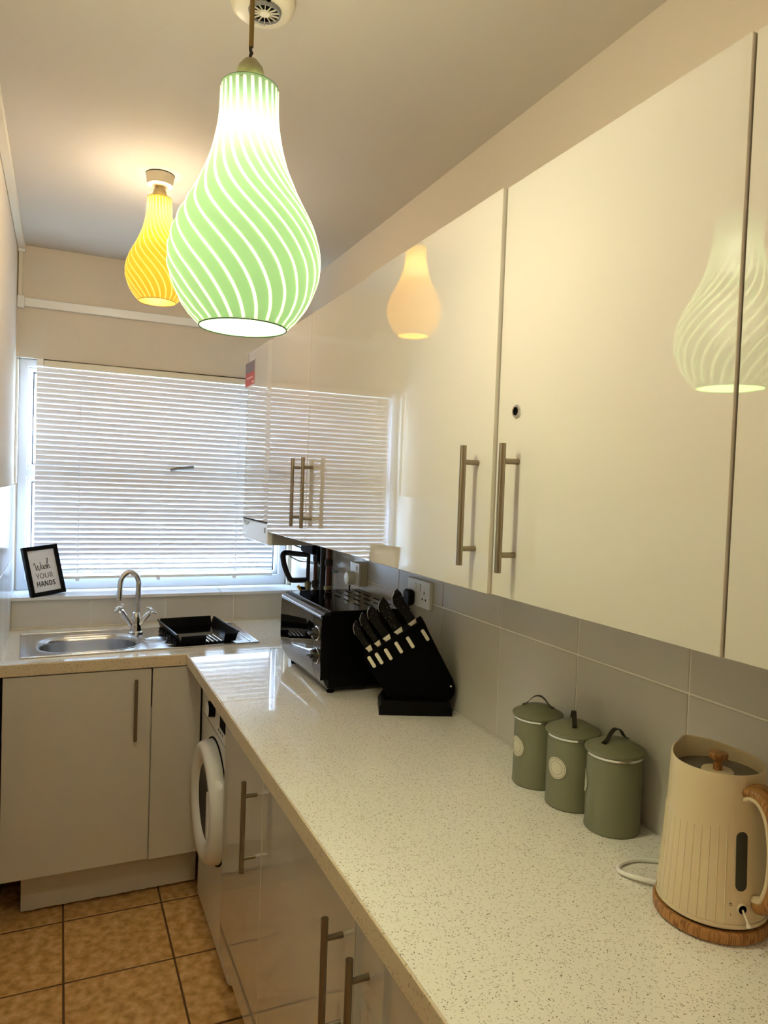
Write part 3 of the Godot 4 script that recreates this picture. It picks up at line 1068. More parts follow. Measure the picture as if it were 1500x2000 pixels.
func build_knives() -> void:
	# local frame: x along the stand's front, y up, z towards the viewer
	var at := Vector3(-0.2172, H, 1.4324)
	var turn := -0.377
	var w := thing("knife_block", "black slanted knife block on a flat foot beside the toaster oven", "knife block", at, turn)
	var k := MB.new()
	k.prism([Vector2(0.0, 0.0), Vector2(0.0, 0.024), Vector2(0.012, 0.042), Vector2(0.180, 0.040), Vector2(0.2025, 0.02), Vector2(0.2025, 0.0)], -0.10, 0.0, 0.001)
	part("foot", k.mesh(), M.black_satin, w)
	var poly := [Vector2(0.030, 0.038), Vector2(0.012, 0.064), Vector2(-0.046, 0.150), Vector2(-0.046, 0.158), Vector2(0.112, 0.262), Vector2(0.118, 0.258), Vector2(0.131, 0.231), Vector2(0.203, 0.100)]
	for i in 8:
		var a := lerpf(0.55, -1.35, i / 7.0)
		poly.append(Vector2(0.184 + 0.026 * cos(a), 0.072 + 0.034 * sin(a)))
	k = MB.new()
	k.prism(poly, -0.088, -0.012, 0.002)
	part("body", k.mesh(), M.black_matt, w)
	var ax := Vector2(-0.55, 0.835).normalized()
	var ed := Vector2(0.158, 0.104).normalized()
	var rv := MB.new()
	rv.t = Transform3D(Basis(Vector3.RIGHT, PI / 2), Vector3(0.198, 0.082, -0.013))
	rv.lathe([Vector2(0.0035, 0.0), Vector2(0.003, 0.0016), Vector2(0.0, 0.002)], 16)
	part("rivet", rv.mesh(), M.chrome, w)
	# pale bars on the face, one below each slot
	for q in [[-0.0235, 0.1415], [-0.0035, 0.1515], [0.0215, 0.164], [0.0495, 0.1835], [0.081, 0.1985], [0.1215, 0.220]]:
		k = MB.new()
		var b := Basis(Vector3(ed.x, ed.y, 0), Vector3(ax.x, ax.y, 0), Vector3.BACK)
		k.t = Transform3D(b, Vector3(q[0] - 0.001, q[1] + 0.003, -0.0118))
		k.prism(rrect(0.0098, 0.036, 0.0042, 4), -0.001, 0.0018, 0.0006)
		part("slot_bar", k.mesh(), M.bolster_cream, w)
	# five knives: foot of the bolster along the top edge, width, handle length
	var ks := [
		[-0.022, 0.160, 0.019, 0.088, "smallest speckled black knife, leftmost in the slanted knife block"],
		[0.002, 0.174, 0.019, 0.100, "slim speckled black knife second from the left in the knife block"],
		[0.027, 0.190, 0.025, 0.106, "speckled black knife in the middle of the five in the block"],
		[0.059, 0.210, 0.028, 0.108, "broad speckled black knife fourth from the left in the block"],
		[0.097, 0.234, 0.028, 0.108, "rightmost speckled black knife, nearest the double socket"],
	]
	for q in ks:
		var d := thing("knife", q[4], "knife", at, turn, "knives in the block")
		var o := Vector2(q[0], q[1]) + ax * 0.006
		var base := Transform3D(Basis(Vector3(ed.x, ed.y, 0), Vector3(ax.x, ax.y, 0), Vector3.BACK), Vector3(o.x, o.y, -0.040))
		var wd: float = q[2]
		var ln: float = q[3]
		k = MB.new()
		k.t = base
		k.prism([Vector2(-wd * 0.42, -0.014), Vector2(wd * 0.42, -0.014), Vector2(wd * 0.42, 0.004), Vector2(-wd * 0.42, 0.004)], -0.001, 0.001)
		part("blade", k.mesh(), M.chrome, d)
		k = MB.new()
		k.t = base
		k.prism([Vector2(-wd * 0.40, 0.0), Vector2(wd * 0.36, 0.002), Vector2(wd * 0.40, 0.010), Vector2(wd * 0.52, 0.021), Vector2(-wd * 0.46, 0.019), Vector2(-wd * 0.30, 0.010)], -0.008, 0.008, 0.0015)
		part("bolster", k.mesh(), M.bolster_cream, d)
		k = MB.new()
		k.t = base
		k.prism([Vector2(-wd * 0.46, 0.019), Vector2(wd * 0.52, 0.021), Vector2(wd * 0.46, ln * 0.4), Vector2(wd * 0.50, ln * 0.7), Vector2(wd * 0.62, ln * 0.94), Vector2(wd * 0.50, ln + 0.010), Vector2(wd * 0.1, ln + 0.007), Vector2(-wd * 0.38, ln - 0.004), Vector2(-wd * 0.62, ln - 0.018), Vector2(-wd * 0.55, ln * 0.6), Vector2(-wd * 0.48, ln * 0.4)], -0.009, 0.009, 0.0028)
		part("handle", k.mesh(), M.knife_handle, d)
		k = MB.new()
		k.t = base
		k.tube(smooth_path([Vector3(-wd * 0.64, ln - 0.020, 0.0055), Vector3(-wd * 0.40, ln - 0.0035, 0.0055), Vector3(wd * 0.1, ln + 0.0072, 0.0055)], 4), 0.0011, 6)
		part("end_cap", k.mesh(), M.chrome, d)

func build_canisters() -> void:
	var specs := [
		[Vector3(-0.0735, H, 1.948), "sage green canister furthest from the kettle, with a cream disc label", 183.0, -45.0, 0.0500],
		[Vector3(-0.0700, H, 2.061), "middle sage green canister of three, its handle seen edge-on", 165.0, -125.0, 0.0505],
		[Vector3(-0.0618, H, 2.173), "sage green canister nearest the kettle, label turned away to the left", 222.0, 8.0, 0.0515],
	]
	for s in specs:
		var w := thing("canister", s[1], "canister", s[0], 0.0, "sage green canisters")
		var r: float = s[4]
		part("body", lathem([Vector2(0.0, 0.0), Vector2(r - 0.003, 0.0), Vector2(r, 0.002), Vector2(r, 0.005), Vector2(r - 0.0008, 0.006), Vector2(r - 0.0008, 0.143), Vector2(r - 0.003, 0.146), Vector2(0.0, 0.146)], 64), M.sage, w)
		part("rim_band", lathem([Vector2(r - 0.001, 0.1405), Vector2(r + 0.0012, 0.1415), Vector2(r + 0.0014, 0.1455), Vector2(r - 0.002, 0.1465)], 64), M.chrome, w)
		var ld := part("lid", lathem([Vector2(r - 0.004, 0.1462), Vector2(r + 0.003, 0.1466), Vector2(r + 0.0045, 0.149), Vector2(r + 0.0035, 0.152), Vector2(r - 0.001, 0.1545), Vector2(r - 0.006, 0.156), Vector2(r - 0.009, 0.1585), Vector2(r * 0.55, 0.166), Vector2(r * 0.25, 0.1685), Vector2(0.0, 0.169)], 64), M.sage, w)
		# strap handle bent over the lid
		var a := deg_to_rad(s[3])
		var dir := Vector3(cos(a), 0, -sin(a))
		var sd := Vector3(sin(a), 0, cos(a))
		var pth := []
		for q in [[-0.034, 0.1655], [-0.028, 0.1672], [-0.022, 0.172], [-0.015, 0.181], [-0.007, 0.187], [0.0, 0.1885], [0.007, 0.187], [0.015, 0.181], [0.022, 0.172], [0.028, 0.1672], [0.034, 0.1655]]:
			pth.append(dir * q[0] + Vector3(0, q[1], 0))
		var k := MB.new()
		for side in [1.0, -1.0]:
			var P := []
			for p in pth:
				P.append([p - sd * 0.0045 + Vector3(0, 0.0008 * side, 0), p + sd * 0.0045 + Vector3(0, 0.0008 * side, 0)])
			k.surf(P, side > 0.0)
		for e in [-1.0, 1.0]:
			var P := []
			for p in pth:
				P.append([p + sd * 0.0045 * e - Vector3(0, 0.0008, 0), p + sd * 0.0045 * e + Vector3(0, 0.0008, 0)])
			k.surf(P, e < 0.0)
		part("handle", k.mesh(), M.dark_steel, ld)
		# round label bent round the body
		var la := deg_to_rad(s[2])
		var lb := MB.new()
		var rows := []
		for i in 6:
			var rr := 0.0215 * i / 5.0
			var row := []
			for j in 28:
				var b := TAU * j / 28
				var an := la + rr * cos(b) / r
				row.append(Vector3(cos(an) * (r + 0.0005), 0.083 + rr * sin(b), sin(an) * (r + 0.0005)))
			rows.append(row)
		lb.surf(rows, false, true)
		var lab := part("label", lb.mesh(), M.label_cream, w)
		for rad in [0.0188, 0.0135]:
			var ring := MB.new()
			var pr := []
			for j in 29:
				var b := TAU * j / 28
				var an: float = la + rad * cos(b) / r
				pr.append(Vector3(cos(an) * (r + 0.0006), 0.083 + rad * sin(b), sin(an) * (r + 0.0006)))
			ring.tube(pr, 0.0005, 5, false)
			part("ring", ring.mesh(), M.label_grey, lab)

func build_kettle() -> void:
	var at := Vector3(-0.117, H, 2.448)
	var base := thing("power_stand", "round wood-grained power base under the cream kettle", "power base", at)
	part("plate", lathem([Vector2(0.0, 0.001), Vector2(0.078, 0.001), Vector2(0.0815, 0.004), Vector2(0.082, 0.016), Vector2(0.0795, 0.0195), Vector2(0.0, 0.0195)], 72), M.wood, base)
	part("contact_ring", lathem([Vector2(0.0, 0.0195), Vector2(0.0735, 0.0195), Vector2(0.0735, 0.0225), Vector2(0.0, 0.0225)], 56), M.dark_steel, base)
	var k := MB.new()
	k.tube(smooth_path([Vector3(-0.02, 0.009, -0.079), Vector3(-0.045, 0.008, -0.110), Vector3(-0.050, 0.0045, -0.140), Vector3(-0.030, 0.0045, -0.156), Vector3(0.01, 0.0045, -0.155), Vector3(0.06, 0.0045, -0.12), Vector3(0.100, 0.0045, -0.06), Vector3(0.106, 0.0045, 0.04), Vector3(0.106, 0.0045, 0.3)], 6), 0.004, 10)
	part("mains_cord", k.mesh(), M.white_plastic, base)
	var w := thing("kettle", "cream ribbed electric kettle with a curved wood-look handle on the right", "kettle", at + Vector3(0, 0.0225, 0))
	var rb := 0.0775
	var hb := 0.2155
	var spout := deg_to_rad(279.0)
	var hdl := deg_to_rad(93.0)
	var rad := func(y: float) -> float:
		var f := y / hb
		return lerpf(rb, 0.0655, f) - 0.0012 * sin(f * PI)
	# body: rim lifted and drawn out at the spout
	var P := []
	var ys := [0.004, 0.012, 0.03, 0.06, 0.09, 0.12, 0.15, 0.175, 0.19, 0.20, 0.208, hb]
	for y in ys:
		var row := []
		for j in 96:
			var a := TAU * j / 96
			var d := absf(wrapf(a - spout, -PI, PI))
			var lift := pow(maxf(0.0, cos(d * 0.5)), 10.0)
			var f: float = clampf((y - 0.15) / (hb - 0.15), 0.0, 1.0)
			var nose := 0.011 * pow(maxf(0.0, 1.0 - d / 0.42), 1.4) * f * f
			var r: float = rad.call(y) + nose
			row.append(Vector3(cos(a) * r, y + 0.011 * lift * f * f, sin(a) * r))
		P.append(row)
	var inner := []
	for q in [[0.0018, hb + 0.0006], [0.0036, hb - 0.001], [0.0042, 0.19]]:
		var row := []
		for j in 96:
			var a := TAU * j / 96
			var d := absf(wrapf(a - spout, -PI, PI))
			var lift := pow(maxf(0.0, cos(d * 0.5)), 10.0)
			var f := clampf((q[1] - 0.15) / (hb - 0.15), 0.0, 1.0)
			var nose := 0.011 * pow(maxf(0.0, 1.0 - d / 0.42), 1.4) * f * f
			var r: float = rad.call(minf(q[1], hb)) + nose - q[0]
			row.append(Vector3(cos(a) * r, q[1] + 0.011 * lift * f * f, sin(a) * r))
		P.append(row)
	k = MB.new()
	k.surf(P, true, true)
	part("body", k.mesh(), M.kettle_cream, w)
	part("foot_band", lathem([Vector2(0.070, 0.0005), Vector2(rb + 0.0002, 0.0015), Vector2(rb + 0.0012, 0.004), Vector2(rb + 0.0004, 0.0075)], 72), M.kettle_cream, w)
	# raised ribs on the side away from the handle
	for i in 25:
		var a := deg_to_rad(126.0 + 9.2 * i)
		k = MB.new()
		var path := []
		for j in 9:
			var y := lerpf(0.008, 0.146 - 0.012 * absf(sin(i * 0.25)), j / 8.0)
			var r: float = rad.call(y) - 0.0002
			path.append(Vector3(cos(a) * r, y, sin(a) * r))
		k.tube(path, 0.0009, 6)
		part("rib", k.mesh(), M.kettle_cream, w)
	# lid: dark plate, pale disc, mushroom knob
	var lid := part("lid", lathem([Vector2(0.0, 0.197), Vector2(0.061, 0.197), Vector2(0.0612, 0.193)], 56), M.kettle_lid, w)
	part("disc", lathem([Vector2(0.0, 0.1995), Vector2(0.022, 0.1995), Vector2(0.0228, 0.197)], 40), M.kettle_cream, lid)
	part("knob", lathem([Vector2(0.0065, 0.199), Vector2(0.0062, 0.212), Vector2(0.0085, 0.2145), Vector2(0.0130, 0.217), Vector2(0.0140, 0.220), Vector2(0.0138, 0.2245), Vector2(0.0125, 0.226), Vector2(0.0, 0.2265)], 32), M.wood, lid)
	# handle: cream inner strip and wood-look back
	var hd := Vector3(cos(hdl), 0, sin(hdl))
	var hs := Vector3(-sin(hdl), 0, cos(hdl))
	var mid := smooth_path([Vector3(0.060, 0.186, 0), Vector3(0.074, 0.193, 0), Vector3(0.090, 0.188, 0), Vector3(0.1035, 0.168, 0), Vector3(0.110, 0.135, 0), Vector3(0.1105, 0.10, 0), Vector3(0.106, 0.068, 0), Vector3(0.095, 0.045, 0), Vector3(0.078, 0.036, 0)], 5)
	for which in ["handle", "handle_inner"]:
		var rows := []
		for i in mid.size():
			var d: Vector3 = (mid[min(i + 1, mid.size() - 1)] - mid[max(i - 1, 0)]).normalized()
			var o := Vector3(d.y, -d.x, 0)
			if o.x < 0.0 and i > 8:
				o = -o
			if i <= 8 and o.y < 0.0:
				o = -o
			var f := float(i) / (mid.size() - 1)
			var hw := lerpf(0.0205, 0.012, f) * (1.0 if f < 0.8 else 1.0 - 0.4 * (f - 0.8) / 0.2)
			var row := []
			for j in 16:
				var b := TAU * j / 16
				var uo := cos(b) * (0.0095 if which == "handle" else 0.006)
				var us := sin(b) * (hw if which == "handle" else hw * 0.93)
				var shift := 0.003 if which == "handle" else -0.0055
				var c: Vector3 = mid[i] + o * (uo + shift)
				row.append(hd * c.x + Vector3(0, c.y, 0) + hs * us)
			rows.append(row)
		k = MB.new()
		k.surf(rows, false, true)
		for e in [0, rows.size() - 1]:
			var nn: Vector3 = (mid[0] - mid[1]) if e == 0 else (mid[-1] - mid[-2])
			nn = (hd * nn.x + Vector3(0, nn.y, 0)).normalized()
			for j in range(1, 15):
				k.tri(rows[e][0], rows[e][j], rows[e][j + 1], nn, nn, nn)
		part(which, k.mesh(), M.wood if which == "handle" else M.kettle_cream, w)
	# water gauge and switch on the front
	var ga := deg_to_rad(109.0)
	k = MB.new()
	var rows := []
	var outline := rrect(0.017, 0.083, 0.0084, 8)
	for s in [0.0, 0.5, 1.0]:
		var row := []
		for p in outline:
			var y: float = 0.096 + p.y * s
			var r: float = rad.call(y) + 0.0006
			row.append(Vector3(cos(ga - p.x * s / r) * r, y, sin(ga - p.x * s / r) * r))
		rows.append(row)
	k.surf(rows, true, true)
	part("water_gauge", k.mesh(), M.kettle_window, w)
	var sa := deg_to_rad(107.0)
	var so := Vector3(cos(sa), 0, sin(sa))
	var sb := Basis(Vector3(-sin(sa), 0, cos(sa)) * -1.0, so, Vector3.UP * -1.0)
	k = MB.new()
	k.t = Transform3D(sb, so * (rad.call(0.028) - 0.002) + Vector3(0, 0.029, 0))
	k.lathe([Vector2(0.0058, 0.0022), Vector2(0.0072, 0.0036), Vector2(0.0086, 0.0026), Vector2(0.0092, 0.0008)], 28)
	var sw := part("switch_ring", k.mesh(), M.kettle_cream, w)
	k = MB.new()
	k.t = Transform3D(sb, so * (rad.call(0.028) - 0.002) + Vector3(0, 0.029, 0))
	k.lathe([Vector2(0.0, 0.0026), Vector2(0.006, 0.0026), Vector2(0.006, 0.001)], 24)
	part("switch_well", k.mesh(), M.black_matt, sw)
	k = MB.new()
	var s0: Vector3 = so * (rad.call(0.028) - 0.001) + Vector3(0, 0.029, 0)
	k.tube([s0, s0 + so * 0.010 + Vector3(0, -0.008, 0), s0 + so * 0.016 + Vector3(0, -0.015, 0)], 0.0016, 8)
	k.tube([s0 + so * 0.0145 + Vector3(0, -0.0135, 0), s0 + so * 0.018 + Vector3(0, -0.0165, 0)], 0.0032, 10)
	part("switch_lever", k.mesh(), M.cream_plastic, sw)
	# the O and I marks beside the switch
	for q in [[0.036, true], [0.022, false]]:
		var a := sa + deg_to_rad(13.0)
		var r: float = rad.call(q[0]) + 0.0003
		var c := Vector3(cos(a) * r, q[0], sin(a) * r)
		var sd := Vector3(sin(a), 0, -cos(a))
		k = MB.new()
		if q[1]:
			var ring := []
			for j in 17:
				ring.append(c + sd * 0.0018 * cos(TAU * j / 16) + Vector3(0, 0.0018 * sin(TAU * j / 16), 0))
			k.tube(ring, 0.0003, 5, false)
		else:
			k.tube([c - Vector3(0, 0.0016, 0), c + Vector3(0, 0.0016, 0)], 0.0003, 5)
		part("mark", k.mesh(), M.dark_steel, w)

# ---------------------------------------------------------------- sink corner
func build_sink() -> void:
	var w := thing("sink", "stainless steel inset sink with oval bowl and ribbed drainer", "sink", Vector3(-0.733, H + 0.001, 0.300), 0.043)
	var L := 0.415
	var D := 0.198
	var loop := func(cx: float, cz: float, hw: float, hd: float, r: float, y: float) -> Array:
		var out := []
		for p in rrect(hw * 2, hd * 2, r, 10):
			out.append(Vector3(cx + p.x, y, cz - p.y))
		return out
	var k := MB.new()
	# deck: left bowl frame, right drainer plate, rolled outer edge
	var bx := -0.186
	var bz := 0.028
	var bw := 0.178
	var bd := 0.146
	# frame round the bowl as a loft from bowl edge to a rectangle with the same count of points
	var edge: Array = loop.call(bx, bz, bw, bd, 0.118, 0.003)
	var outer := []
	for p in edge:
		var d: Vector3 = p - Vector3(bx, 0.003, bz)
		var x0 := -L - bx
		var x1 := 0.012 - bx
		var sx: float = (x1 / d.x) if d.x > 1e-6 else ((x0 / d.x) if d.x < -1e-6 else 1e9)
		var sz: float = ((D - bz) / d.z) if d.z > 1e-6 else (((-D - bz) / d.z) if d.z < -1e-6 else 1e9)
		outer.append(Vector3(bx, 0.003, bz) + d * minf(sx, sz))
	k.surf([outer, edge], true, true)
	# corners of the frame
	for c in [Vector3(-L, 0.003, -D), Vector3(-L, 0.003, D), Vector3(0.012, 0.003, -D), Vector3(0.012, 0.003, D)]:
		for j in outer.size():
			var a: Vector3 = outer[j]
			var b: Vector3 = outer[(j + 1) % outer.size()]
			if (absf(a.x - c.x) < 1e-4 and absf(b.z - c.z) < 1e-4) or (absf(b.x - c.x) < 1e-4 and absf(a.z - c.z) < 1e-4):
				if a.distance_to(b) < 0.3:
					k.tri(a, b, c, Vector3.UP, Vector3.UP, Vector3.UP)
	k.flat(Vector3(0.012, 0.003, -D), Vector3(L, 0.003, -D), Vector3(L, 0.003, D), Vector3(0.012, 0.003, D), Vector3.UP)
	for s in [-1.0, 1.0]:
		k.tube([Vector3(-L, 0.0022, D * s), Vector3(L, 0.0022, D * s)], 0.0032, 8)
		k.tube([Vector3(L * s, 0.0022, -D), Vector3(L * s, 0.0022, D)], 0.0032, 8)
	var dk := part("deck", k.mesh(), M.sink_steel, w)
	# bowl
	k = MB.new()
	var rows := [edge]
	for q in [[0.004, 0.001], [0.010, -0.006], [0.013, -0.016], [0.018, -0.09], [0.024, -0.125], [0.040, -0.143], [0.07, -0.150], [0.12, -0.152]]:
		rows.append(loop.call(bx, bz, bw - q[0], bd - q[0], maxf(0.118 - q[0], 0.02), q[1]))
	k.surf(rows, true, true)
	k.prism(rrect(0.12, 0.06, 0.02, 4), 0, 0.001)
	var bl := part("bowl", MB.new().mesh() if false else bowl_mesh(rows), M.sink_steel, w)
	part("waste", lathem([Vector2(0.0, -0.1505), Vector2(0.03, -0.1505), Vector2(0.036, -0.1495), Vector2(0.038, -0.151)], 32), M.chrome, bl, Vector3(bx, 0, bz))
	# rolled rim of the bowl, drainer ribs, small round recess
	k = MB.new()
	var rim: Array = loop.call(bx, bz, bw + 0.002, bd + 0.002, 0.12, 0.0034)
	rim.append(rim[0])
	k.tube(rim, 0.0022, 8, false)
	part("bowl_rim", k.mesh(), M.chrome, dk)
	for i in 9:
		var z := -0.10 + 0.03 * i
		part("drainer_rib", rodm(Vector3(0.12 if absf(z - 0.04) < 0.09 else 0.07, 0.0022, z), Vector3(0.365, 0.0022, z), 0.0028, 8), M.sink_steel, dk)
	part("drainer_lip", rodm(Vector3(0.387, 0.0026, -0.15), Vector3(0.387, 0.0026, 0.17), 0.0036, 8), M.sink_steel, dk)
	part("side_lip", rodm(Vector3(-0.392, 0.0026, -0.14), Vector3(-0.392, 0.0026, 0.16), 0.0034, 8), M.sink_steel, dk)
	var o := part("overflow_recess", lathem([Vector2(0.0, 0.0035), Vector2(0.03, 0.0036), Vector2(0.044, 0.0048), Vector2(0.048, 0.0055), Vector2(0.052, 0.0038), Vector2(0.053, 0.003)], 40), M.sink_steel, dk)
	o.position = Vector3(0.058, 0, 0.045)

func bowl_mesh(rows: Array) -> ArrayMesh:
	var k := MB.new()
	k.surf(rows, true, true)
	var last: Array = rows[-1]
	var c := Vector3.ZERO
	for p in last:
		c += p
	c /= last.size()
	for j in last.size():
		k.tri(c, last[j], last[(j + 1) % last.size()], Vector3.UP, Vector3.UP, Vector3.UP)
	return k.mesh()

func build_tap() -> void:
	var w := thing("mixer_tap", "chrome swan-neck mixer tap with two cross-head handles behind the sink", "tap", Vector3(-0.741, H + 0.004, 0.196))
	w.scale = Vector3.ONE * 1.08
	part("body", lathem([Vector2(0.0, 0.0), Vector2(0.027, 0.0), Vector2(0.027, 0.005), Vector2(0.021, 0.010), Vector2(0.018, 0.035), Vector2(0.019, 0.055), Vector2(0.016, 0.070), Vector2(0.012, 0.078), Vector2(0.0, 0.080)], 32), M.chrome, w)
	var pth := [Vector3(0.004, 0.07, 0), Vector3(0.006, 0.15, 0)]
	for i in 11:
		var a := PI * i / 10
		pth.append(Vector3(-0.026 + 0.033 * cos(a), 0.182 + 0.047 * sin(a), 0.018 * i / 10.0))
	pth.append(Vector3(-0.060, 0.165, 0.020))
	pth.append(Vector3(-0.062, 0.140, 0.022))
	var k := MB.new()
	k.tube(smooth_path(pth, 3), 0.0098, 18)
	k.tube([Vector3(-0.0618, 0.143, 0.022), Vector3(-0.0622, 0.128, 0.0225)], 0.0106, 18)
	part("spout", k.mesh(), M.chrome, w)
	for s in [[Vector3(-0.014, 0.030, 0.004), Vector3(-0.052, 0.086, 0.010)], [Vector3(0.012, 0.035, 0.006), Vector3(0.044, 0.074, 0.014)]]:
		var d: Vector3 = (s[1] - s[0]).normalized()
		k = MB.new()
		k.tube([s[0], s[1]], 0.0085, 14)
		k.tube([s[1], s[1] + d * 0.010], 0.0050, 12)
		var valve := part("valve", k.mesh(), M.chrome, w)
		var c: Vector3 = s[1] + d * 0.014
		var e1 := d.cross(Vector3.UP).normalized()
		var e2 := d.cross(e1)
		k = MB.new()
		for i in 4:
			var b := e1 * cos(PI / 2 * i + 0.4) + e2 * sin(PI / 2 * i + 0.4)
			k.tube([c, c + b * 0.017], 0.0030, 10, true, 0.0038)
			k.t = Transform3D(Basis(), c + b * 0.018)
			k.lathe([Vector2(0, -0.0055), Vector2(0.0039, -0.0039), Vector2(0.0055, 0), Vector2(0.0039, 0.0039), Vector2(0, 0.0055)], 12)
			k.t = Transform3D()
		k.t = Transform3D(Basis(), c)
		k.lathe([Vector2(0, -0.008), Vector2(0.0057, -0.0057), Vector2(0.008, 0), Vector2(0.0057, 0.0057), Vector2(0, 0.008)], 14)
		part("cross_handle", k.mesh(), M.chrome, valve)

func build_rack() -> void:
	var w := thing("drainer_tray", "black plastic dish drainer tray standing on the steel drainer", "tray", Vector3(-0.517, H + 0.008, 0.300), 0.10)
	var hw := 0.106
	var hd := 0.163
	var k := MB.new()
	k.box2(Vector3(-hw + 0.004, 0.0, -hd + 0.004), Vector3(hw - 0.004, 0.004, hd - 0.004), 0.001)
	part("floor_plate", k.mesh(), M.black_gloss, w)
	# sloping walls, the front one open in the middle
	var wall := func(a: Vector3, b: Vector3, out: Vector3, h: float) -> ArrayMesh:
		var q := MB.new()
		var up := Vector3(0, h, 0)
		var t := out * 0.004
		q.flat(a, b, b + up + out * 0.012, a + up + out * 0.012, (out - Vector3(0, 0.3, 0)).normalized())
		q.flat(a - t, b - t, b - t + up + out * 0.012, a - t + up + out * 0.012, -(out - Vector3(0, 0.3, 0)).normalized())
		q.flat(a + up + out * 0.012, b + up + out * 0.012, b - t + up + out * 0.012, a - t + up + out * 0.012, Vector3.UP)
		var l := (b - a).normalized()
		q.flat(a, a - t, a - t + up + out * 0.012, a + up + out * 0.012, -l)
		q.flat(b, b - t, b - t + up + out * 0.012, b + up + out * 0.012, l)
		q.tube([a + up + out * 0.012, b + up + out * 0.012], 0.0035, 8)
		return q.mesh()
	part("side_wall", wall.call(Vector3(-hw, 0, -hd), Vector3(hw, 0, -hd), Vector3(0, 0, -1), 0.036), M.black_satin, w)
	part("side_wall", wall.call(Vector3(-hw, 0, -hd), Vector3(-hw, 0, hd), Vector3(-1, 0, 0), 0.036), M.black_satin, w)
	part("side_wall", wall.call(Vector3(hw, 0, -hd), Vector3(hw, 0, hd), Vector3(1, 0, 0), 0.036), M.black_satin, w)
	part("side_wall", wall.call(Vector3(-hw, 0, hd), Vector3(-0.012, 0, hd), Vector3(0, 0, 1), 0.030), M.black_satin, w)
	part("side_wall", wall.call(Vector3(0.060, 0, hd), Vector3(hw, 0, hd), Vector3(0, 0, 1), 0.030), M.black_satin, w)
	for i in 12:
		part("plate_peg", bxm(Vector3(-hw - 0.016, -0.004, -0.12 + 0.024 * i), Vector3(-hw - 0.002, 0.014, -0.110 + 0.024 * i), 0.002), M.black_satin, w)
	for i in 4:
		part("spout_rib", bxm(Vector3(-0.004 + 0.017 * i, 0.003, 0.055), Vector3(0.001 + 0.017 * i, 0.0075, hd + 0.006), 0.001), M.chrome, w)
	for p in [[-0.09, -0.14], [0.09, -0.14], [-0.09, 0.14], [0.09, 0.14]]:
		part("foot", lathem([Vector2(0, -0.004), Vector2(0.008, -0.004), Vector2(0.009, 0.001)], 12), M.black_satin, w, Vector3(p[0], 0, p[1]))

